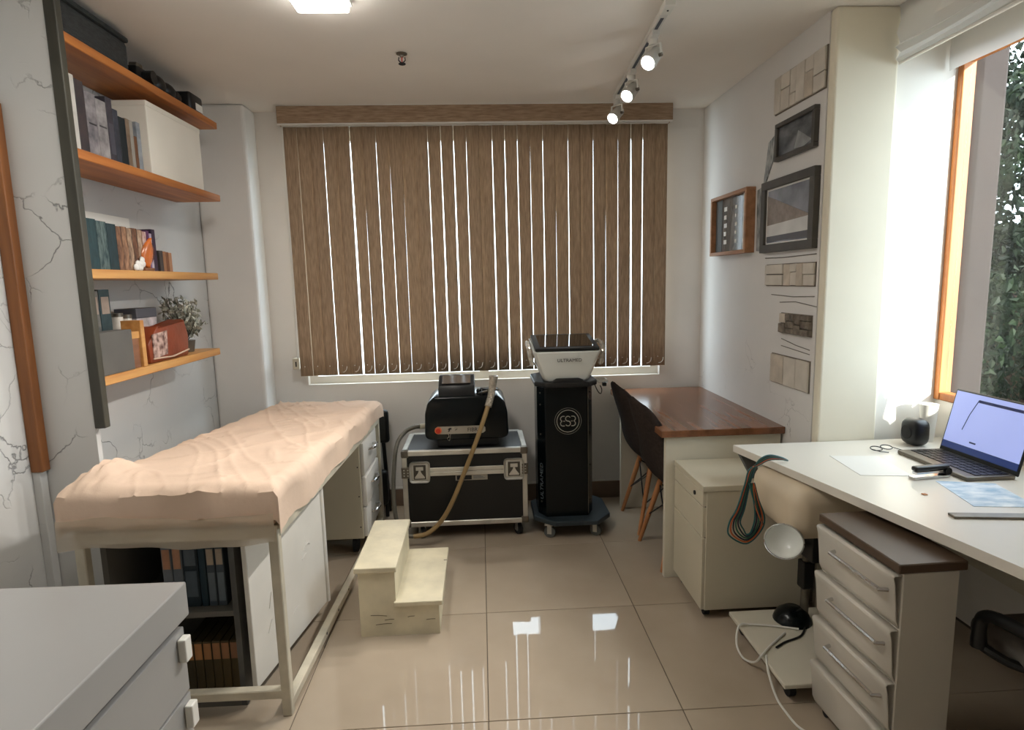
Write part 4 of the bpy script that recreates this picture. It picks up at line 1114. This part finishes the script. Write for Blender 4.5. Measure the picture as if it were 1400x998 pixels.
TEAL = pm('cable_teal', (30, 92, 92), .45); ORG = pm('cable_orange', (196, 96, 50), .45); NVY = pm('cable_navy', (24, 36, 52), .45); GRN = pm('cable_green', (40, 96, 74), .45)
cb = thing('cable_bundle', 'bundle of teal, orange and black cables looped over the trolley device', 'cables', (1.12, 2.05, .60))
for k, (mt_, dx, dz, bl) in enumerate(((TEAL, 0, 0, 1), (ORG, .008, -.006, .9), (NVY, -.008, .005, 1.1), (GRN, .016, -.012, 1.0), (NVY, .004, .010, .75), (TEAL, -.014, .002, 1.2))):
    j = (k-2.5)*.004
    px_ = [(1.22, 2.27, .787), (1.185, 2.262, .800+j*.5), (1.135, 2.258, .806+j), (1.092, 2.25, .790+j), (1.062+j, 2.25, .760), (1.046+j, 2.25, .70), (1.022+j*1.6, 2.25, .60), (1.000+j*2.2, 2.25, .545), (1.008+j*3, 2.25, .500+j), (1.050, 2.25, .470+j*2), (1.088-j*2, 2.25, .500), (1.100-j*2, 2.245, .560), (1.080-j, 2.24, .64), (1.060-j, 2.24, .71)]
    if k % 2: px_ += [(1.075, 2.235, .62), (1.108, 2.23, .535)]
    MB().tube(px_, .0034, 6, smooth_n=6).build('cable', mt_, cb, smooth=True)
wc = thing('white_cable', 'white cable looping off the edge of the low trolley plate', 'cable', (1.05, 2.2, .07))
MB().tube([(1.27, 2.22, .082), (1.18, 2.25, .082), (1.09, 2.27, .082), (1.036, 2.26, .085), (1.010, 2.22, .03), (1.012, 2.16, .008), (1.030, 2.10, .03), (1.036, 2.06, .085), (1.10, 2.12, .082), (1.20, 2.20, .082)], .0042, 7, smooth_n=6).build('cable_loop', 'white_plastic', wc, smooth=True)
MB().tube([(1.055, 2.06, .084), (1.034, 2.00, .06), (1.03, 1.93, .012), (1.03, 1.86, .005), (1.04, 1.78, .005), (1.09, 1.72, .005), (1.11, 1.66, .005)], .0042, 7, smooth_n=6).build('cable_tail', 'white_plastic', wc, smooth=True)
bcb = thing('black_cable', 'black cable lying across the low trolley plate', 'cable', (1.2, 2.15, .08))
MB().tube([(1.33, 2.27, .082), (1.26, 2.18, .081), (1.17, 2.14, .081), (1.12, 2.11, .081)], .004, 7, smooth_n=6).build('cable_run', 'black', bcb, smooth=True)

# ---- on the desk
lt = thing('laptop', 'open laptop with a pale blue screen on the white desk', 'laptop', (1.90, 2.15, .78))
MB().box(1.72, 1.97, .780, 1.905, 2.33, .796, .004).build('base', 'dull_metal', lt)
mb = MB()
for a in range(11):
    for b in range(5): mb.box(1.765+.026*b, 1.985+.030*a, .7955, 1.787+.026*b, 2.011+.030*a, .7985)
mb.build('keys', 'black', lt)['kind'] = 'stuff'
LM = Matrix.Translation((1.905, 2.15, .792)) @ Matrix.Rotation(.22, 4, 'Y')
lid = MB().box(0, -.185, 0, .008, .185, .262, .003, 1, M4=LM).build('lid', 'black', lt)
LSC = pm('laptop_screen', (150, 160, 214), .25, 0, .05, 4, emit=((168, 182, 240), .32))
MB().box(-.0012, -.177, .045, .0002, .177, .255, M4=LM).build('screen', LSC, lid)
MB().box(-.0016, -.177, .018, .0002, .177, .044, M4=LM).build('screen_taskbar', pm('screen_dark', (32, 46, 84), .3, emit=((32, 46, 90), .5)), lid)
mb = MB(); mb.box(-.0018, -.15, .225, -.001, .06, .236, M4=LM).tube([LM @ Vector((-.0018, .06, .235)), LM @ Vector((-.0018, .085, .17)), LM @ Vector((-.0018, .10, .105))], .0014, 5)
mb.box(-.0018, .02, .062, -.001, .05, .068, M4=LM).build('screen_marks', pm('screen_mark', (50, 58, 110), .3), lid)
spk = thing('desk_speaker', 'black rounded desk speaker beside the laptop by the window frame', 'speaker', (1.87, 2.44, .78))
MB().box(1.835, 2.395, .780, 1.925, 2.495, .900, .035, 4).build('cabinet', 'black', spk, smooth=True)
MB().cyl((1.838, 2.44, .84), (1.834, 2.44, .84), .030, seg=18).build('cone', 'tire', spk, smooth=True)
wcap = thing('white_cup', 'white paper cup standing behind the black desk speaker', 'cup', (1.955, 2.50, .78))
MB().lathe([(0, 0), (.026, 0), (.036, .165), (.038, .168), (.034, .166), (.024, .004), (0, .004)], (1.975, 2.495, .78)).build('cup_body', 'white_line', wcap, smooth=True)
sta = thing('stapler', 'black and chrome stapler lying on the white desk', 'stapler', (1.628, 2.03, .78))
SM = Matrix.Translation((1.628, 2.03, .7815)) @ Matrix.Rotation(.12, 4, 'Z')
MB().box(-.075, -.016, 0, .075, .016, .008, .002, M4=SM).build('foot_plate', 'steel', sta)
MB().box(-.065, -.011, .016, .070, .011, .026, .002, M4=SM).build('magazine', 'steel', sta)
MB().box(-.07, -.014, .027, .075, .014, .046, .008, 3, M4=SM).build('handle', 'black', sta, smooth=True)
MB().cyl(SM @ Vector((.065, -.017, .022)), SM @ Vector((.065, .017, .022)), .014, seg=14).build('hinge', 'black', sta, smooth=True)
sp2 = thing('spectacles', 'black framed spectacles lying by the laptop corner', 'glasses', (1.74, 2.27, .78))
mb = MB()
for c in ((1.66, 2.375), (1.715, 2.39)):
    mb.tube([(c[0]+.024*math.cos(2*PI*k/20), c[1]+.017*math.sin(2*PI*k/20), .786+.016*(math.sin(2*PI*k/20)+1)*.3) for k in range(21)], .0022, 6)
mb.tube([(1.684, 2.381, .79), (1.691, 2.384, .79)], .002, 6)
mb.build('rims', 'black', sp2, smooth=True)
MB().tube([(1.738, 2.395, .79), (1.76, 2.36, .785), (1.78, 2.345, .783)], .002, 6).tube([(1.637, 2.372, .79), (1.66, 2.345, .785), (1.69, 2.338, .783)], .002, 6).build('temples', 'black', sp2)
simple('ruler', MB().prism([(1.425, 1.665), (1.72, 1.62), (1.726, 1.655), (1.43, 1.698)], .780, .788, .002), 'dull_metal', 'grey metal ruler lying near the front edge of the white desk', 'ruler', (1.57, 1.66, .78))
def sheet_paper(poly, label, mat, z):
    simple('paper_sheet', MB().prism(poly, z, z+.0012), mat, label, 'paper', (poly[0][0], poly[0][1], z), 'papers on the white desk')
PB = pm('printed_paper', (226, 232, 240), .7, 0, 0, 14, (1, 2, 1), rgb2=(150, 180, 206))
sheet_paper([(1.56, 1.75), (1.75, 1.72), (1.80, 1.94), (1.62, 1.99)], 'paper printed in pale blue in front of the laptop', PB, .7802)
sheet_paper([(1.40, 2.08), (1.58, 2.05), (1.62, 2.30), (1.43, 2.33)], 'blank white paper sheet in the middle of the desk', 'white_line', .7802)
simple('wood_chip', MB().box(1.478, 1.86, .780, 1.492, 1.874, .784, .001), 'leg_wood', 'tiny brown scrap lying alone on the white desk', 'scrap', (1.485, 1.867, .78))

# ---- roller shade
rs = thing('roller_shade', 'thin white gathered shade hanging at the top of the right window', 'shade', (1.80, 2.0, H))
rows = []
zs = [H-.005, H-.065, H-.11, H-.145, H-.16, H-.178, H-.205, H-.222]
xo = [0, .006, -.008, .010, -.010, .014, -.004, .010]
for z, dx in zip(zs, xo):
    rows.append([Vector((1.765+dx+.005*math.sin(yy*9), yy, z+.006*math.sin(yy*5+z*20))) for yy in [1.2+1.345*k/30 for k in range(31)]])
mb = MB(); mb.grid(rows); mb.build('fabric', 'white_shade', rs, smooth=True)
rows = [[Vector((2.02+.004*math.sin(yy*13+i), yy, z+.004*math.sin(yy*7))) for yy in [1.75+.83*k/24 for k in range(25)]] for i, z in enumerate((H-.005, H-.08, H-.15, H-.20, H-.245))]
mb = MB(); mb.grid(rows); mb.build('rear_layer', 'white_shade', rs, smooth=True)
MB().cyl((1.775, 1.2, H-.228), (1.775, 2.545, H-.228), .007, seg=10).build('bottom_bar', 'white_line', rs, smooth=True)
MB().cyl((1.79, 1.2, H-.025), (1.79, 2.545, H-.025), .022, seg=14).build('roller', 'white_plastic', rs, smooth=True)

# ================================================================== NEAR LEFT CABINET
lc = thing('white_cabinet', 'white cabinet with thick top cropped at the lower left corner', 'cabinet', (-1.2, 1.1, 0))
LMx = Matrix.Translation((-.815, 1.555, 0)) @ Matrix.Rotation(-.02, 4, 'Z')
MB().box(-.86, -1.1, .655, 0, 0, .75, .004, M4=LMx).build('top', 'lcab', lc)
MB().box(-.84, -1.08, .05, -.03, -.02, .640, .002, M4=LMx).build('carcass', 'lcab', lc)
MB().box(-.84, -1.08, .640, -.04, -.03, .655, M4=LMx).build('shadow_gap', 'seam', lc)
for k in range(3):
    d = MB().box(-.03, -.53, .07+.19*k, -.008, -.02, .07+.19*k+.183, .003, M4=LMx).build('drawer', 'lcab', lc)
    MB().box(-.008, -.06, .07+.19*k+.10, .014, -.028, .07+.19*k+.165, .004, M4=LMx).build('handle', 'white_plastic', d)
    d = MB().box(-.03, -1.06, .07+.19*k, -.008, -.54, .07+.19*k+.183, .003, M4=LMx).build('drawer', 'lcab', lc)
MB().box(-.84, -1.08, 0, -.06, -.04, .05, M4=LMx).build('plinth', 'seam', lc)

# ================================================================== OFFICE CHAIR, lower right
ch = thing('office_chair', 'grey office chair with black armrest pushed under the white desk', 'chair', (1.72, 1.36, 0))
GREY = pm('grey_fabric', (120, 114, 106), .85, 0, .1, 30, bump=.1, bscale=120)
MB().box(1.45, 1.10, .43, 1.97, 1.62, .50, .03, 4).build('seat', GREY, ch, smooth=True)
for xx in (1.385, 2.0):
    s_ = 1 if xx < 1.6 else -1
    MB().tube([(xx, 1.02, .60), (xx, 1.25, .600), (xx, 1.40, .592), (xx, 1.475, .575), (xx, 1.498, .54), (xx, 1.498, .47)], [.017, .019, .019, .018, .018, .020], 10, smooth_n=5).build('armrest', 'black', ch, smooth=True)
    MB().tube([(xx, 1.498, .478), (xx+.05*s_, 1.45, .45), (xx+.12*s_, 1.40, .44)], .014, 8, smooth_n=4).build('arm_support', 'black', ch, smooth=True)
    MB().tube([(xx, 1.03, .60), (xx, 1.02, .50), (xx+.06*s_, 1.08, .45), (xx+.10*s_, 1.13, .445)], .014, 8, smooth_n=4).build('arm_support', 'black', ch, smooth=True)
MB().box(1.49, 1.03, .55, 1.93, 1.08, .74, .03, 4).build('backrest', GREY, ch, smooth=True)
MB().tube([(1.71, 1.10, .44), (1.71, 1.045, .47), (1.71, 1.05, .60)], .016, 8, smooth_n=3).build('back_bracket', 'black', ch, smooth=True)
MB().cyl((1.71, 1.36, .10), (1.71, 1.36, .43), .028, seg=14).build('gas_lift', 'black', ch, smooth=True)
for k in range(5):
    a = 2*PI*k/5+.5
    p = Vector((1.71+.26*math.cos(a), 1.36+.26*math.sin(a), .07))
    MB().tube([(1.71, 1.36, .12), (1.71+.13*math.cos(a), 1.36+.13*math.sin(a), .10), p], [.026, .02, .015], 8).build('base_arm', 'black', ch, smooth=True)
    MB().cyl(p+Vector((-.018*math.sin(a), .018*math.cos(a), -.042)), p-Vector((-.018*math.sin(a), .018*math.cos(a), .042)), .028, seg=14).build('caster', 'tire', ch, smooth=True)

# ================================================================== RIGHT WALL PICTURES AND RELIEFS
def framed(name, label, y0, y1, z0, z1, d, fw, fm, pic, mount=None, mw=.0):
    t = thing(name, label, 'picture', (XR, (y0+y1)/2, (z0+z1)/2), group='framed pictures on the right wall')
    xf = XR-d
    for a in ((y0, y1, z0, z0+fw), (y0, y1, z1-fw, z1)): MB().box(xf, a[0], a[2], XR, a[1], a[3], .002, 1).build('frame_rail', fm, t)
    for a in ((y0, y0+fw), (y1-fw, y1)): MB().box(xf, a[0], z0+fw, XR, a[1], z1-fw, .002, 1).build('frame_stile', fm, t)
    MB().box(xf+d*.55, y0+fw, z0+fw, XR-.002, y1-fw, z1-fw).build('print', pic, t)
    if mount:
        xm = xf+d*.55-.001
        mb = MB(); i0, i1, k0, k1 = y0+fw, y1-fw, z0+fw, z1-fw
        mb.box(xm-.001, i0, k0, xm+.001, i1, k0+mw).box(xm-.001, i0, k1-mw, xm+.001, i1, k1).box(xm-.001, i0, k0, xm+.001, i0+mw, k1).box(xm-.001, i1-mw, k0, xm+.001, i1, k1)
        mb.build('mount', mount, t)
    return t, xf+d*.55
DG = pm('dark_grey_frame', (74, 70, 64), .5, 0, .2, 14)
P1 = pm('grey_print_dark', (120, 122, 124), .3, 0, 0, 9, (1, 1, 2), rgb2=(38, 40, 44))
t, xp = framed('framed_photo', 'upper grey framed photograph on the right wall', 2.645, 3.00, 2.085, 2.262, .026, .020, DG, P1)
MB().prism([(2.68, 2.125), (2.80, 2.19), (2.83, 2.115), (2.75, 2.108)], xp-.0015, xp-.0005, axis='x').build('printed_shape', pm('print_pale', (150, 152, 152), .4, 0, .3, 20), t)
t, xp = framed('framed_photo', 'large grey framed black and white photograph of a hillside', 2.615, 3.115, 1.645, 2.000, .030, .040, DG, pm('photo_sky', (150, 150, 156), .25, 0, 0, 5, rgb2=(84, 86, 94)), 'white_line', .008)
MB().prism([(3.07, 1.93), (2.668, 1.80), (2.668, 1.76), (3.07, 1.78)], xp-.0016, xp-.0004, axis='x').build('printed_hill', pm('photo_hill', (142, 128, 118), .4, 0, .25, 30), t)
MB().prism([(3.07, 1.78), (2.668, 1.795), (2.668, 1.72), (3.07, 1.725)], xp-.0018, xp-.0006, axis='x').build('printed_snow', pm('photo_snow', (206, 204, 200), .4, 0, .1, 12), t)
MB().prism([(3.07, 1.725), (2.668, 1.73), (2.668, 1.70), (3.07, 1.70)], xp-.0020, xp-.0008, axis='x').build('printed_road', pm('photo_road', (86, 84, 88), .4), t)
WF = wood('box_frame_wood', (176, 128, 92), (146, 102, 70), 'y')
t, xp = framed('framed_certificate', 'box framed dark picture with pale marks in a light wooden frame', 3.235, 3.735, 1.655, 2.005, .055, .020, WF, pm('dark_glossy_print', (96, 88, 84), .12, 0, 0, 6, (1, 3, .7), rgb2=(40, 36, 36)))
MB().box(xp-.0015, 3.30, 1.676, xp-.0005, 3.33, 1.984).build('pale_streak', 'white_line', t)
MB().box(xp-.0015, 3.62, 1.676, xp-.0005, 3.712, 1.984).build('printed_band', 'rubber', t)
mb = MB(); rq = random.Random(3)
for k in range(5):
    mb.box(xp-.002, 3.55+.008*(k % 2), 1.72+.048*k, xp-.0005, 3.59, 1.745+.048*k)
    mb.box(xp-.002, 3.41+.006*(k % 2), 1.72+.048*k, xp-.0005, 3.435, 1.74+.048*k)
mb.build('reflection_marks', 'white_line', t)  # white marks stand in for reflections on the picture

STONE = pm('relief_stone', (196, 184, 168), .85, 0, .18, 14, bump=.4, bscale=40)
STONE2 = pm('relief_stone_pale', (204, 196, 184), .85, 0, .12, 12, bump=.3, bscale=30)
STONED = pm('relief_stone_dark', (120, 110, 98), .9, 0, .5, 30, bump=.6, bscale=60)
JOINT = pm('relief_joint', (116, 106, 94), .9, 0, .2, 20)
def relief(label, y0, y1, z0, z1, cols, mat, d=.014, seed=1, name='stone_relief', jm=JOINT):
    t = thing(name, label, 'wall relief', (XR, (y0+y1)/2, (z0+z1)/2), group='stone relief patches on the right wall')
    MB().box(XR-.005, y0, z0, XR, y1, z1).build('backing', jm, t)
    r = random.Random(seed)
    g = .0035
    y = y0+g
    tot = sum(c for c, _ in cols); span = y1-y0-g
    for c, splits in cols:
        w = span*c/tot-g
        zz = z0+g; ts = sum(splits); hs = z1-z0-g
        for s_ in splits:
            h = hs*s_/ts-g
            j = lambda: r.uniform(-.003, .003)
            MB().prism([(y+j()*.4, zz+j()*.4), (y+w+j()*.4, zz+j()*.4), (y+w+j()*.4, zz+h+j()*.4), (y+j()*.4, zz+h+j()*.4)], XR-d+r.uniform(-.003, .003), XR-.004, .002, axis='x', seg=1).build('stone', mat if r.random() > .25 else STONE, t)
            zz += h+g
        y += w+g
relief('long stone relief near the ceiling on the right wall', 2.60, 3.045, 2.315, 2.49, ((1.3, (1, 1.4)), (1, (2, 1.2)), (1.1, (1,)), (.8, (1, 2)), (1.2, (1.4, 1)), (.9, (1,))), STONE2, seed=2)
relief('brick relief just below the large framed photograph', 2.615, 3.075, 1.475, 1.585, ((.8, (1, 1)), (.5, (1,)), (.5, (1.6, 1)), (.6, (1,)), (1.6, (1, .9))), STONE2, seed=5)
relief('small dark rough brick relief in the middle of the right wall', 2.625, 2.905, 1.245, 1.345, ((1, (1, 1.2, .8)), (.8, (1, 1)), (1.1, (.8, 1, 1)), (.9, (1, 1))), STONED, seed=7, d=.020)
relief('square stone relief just above the walnut desk', 2.625, 2.985, .985, 1.135, ((1, (1,)), (1, (1,)), (1.2, (1,))), STONE2, seed=9)
simple('backing_board', MB().box(XR-.008, 2.612, 1.60, XR, 3.17, 2.31, .002, 1), pm('grey_board_wall', (176, 172, 164), .7, 0, .06, 4), 'grey painted board behind the framed photographs on the right wall', 'board', (XR, 2.9, 1.95)) if False else None
simple('torn_strip', MB().prism([(3.02, 2.23), (3.10, 2.20), (3.145, 1.99), (3.21, 1.98), (3.20, 1.66), (3.125, 1.655), (3.125, 2.0), (3.05, 2.10)], XR-.006, XR, .001, axis='x'), pm('torn_print', (182, 184, 182), .4, 0, 0, 14, (1, 4, 1.2), rgb2=(72, 78, 78)), 'narrow torn grey print strip between the framed pictures', 'print', (XR, 3.1, 1.9))
mb = MB()
for a in (((2.62, 1.43), (2.8, 1.425), (3.02, 1.432)), ((2.60, 1.385), (2.78, 1.402), (2.93, 1.395)), ((2.64, 1.185), (2.76, 1.195), (2.90, 1.215)), ((2.64, 1.165), (2.9, 1.18)), ((2.62, 1.62), (2.9, 1.615), (3.1, 1.618))):
    mb.tube([(XR-.001, p[0], p[1]) for p in a], .0022, 5)
mb.build('plaster_scoring', 'dull_metal', bpy.data.objects['wall_right'])['kind'] = 'stuff'
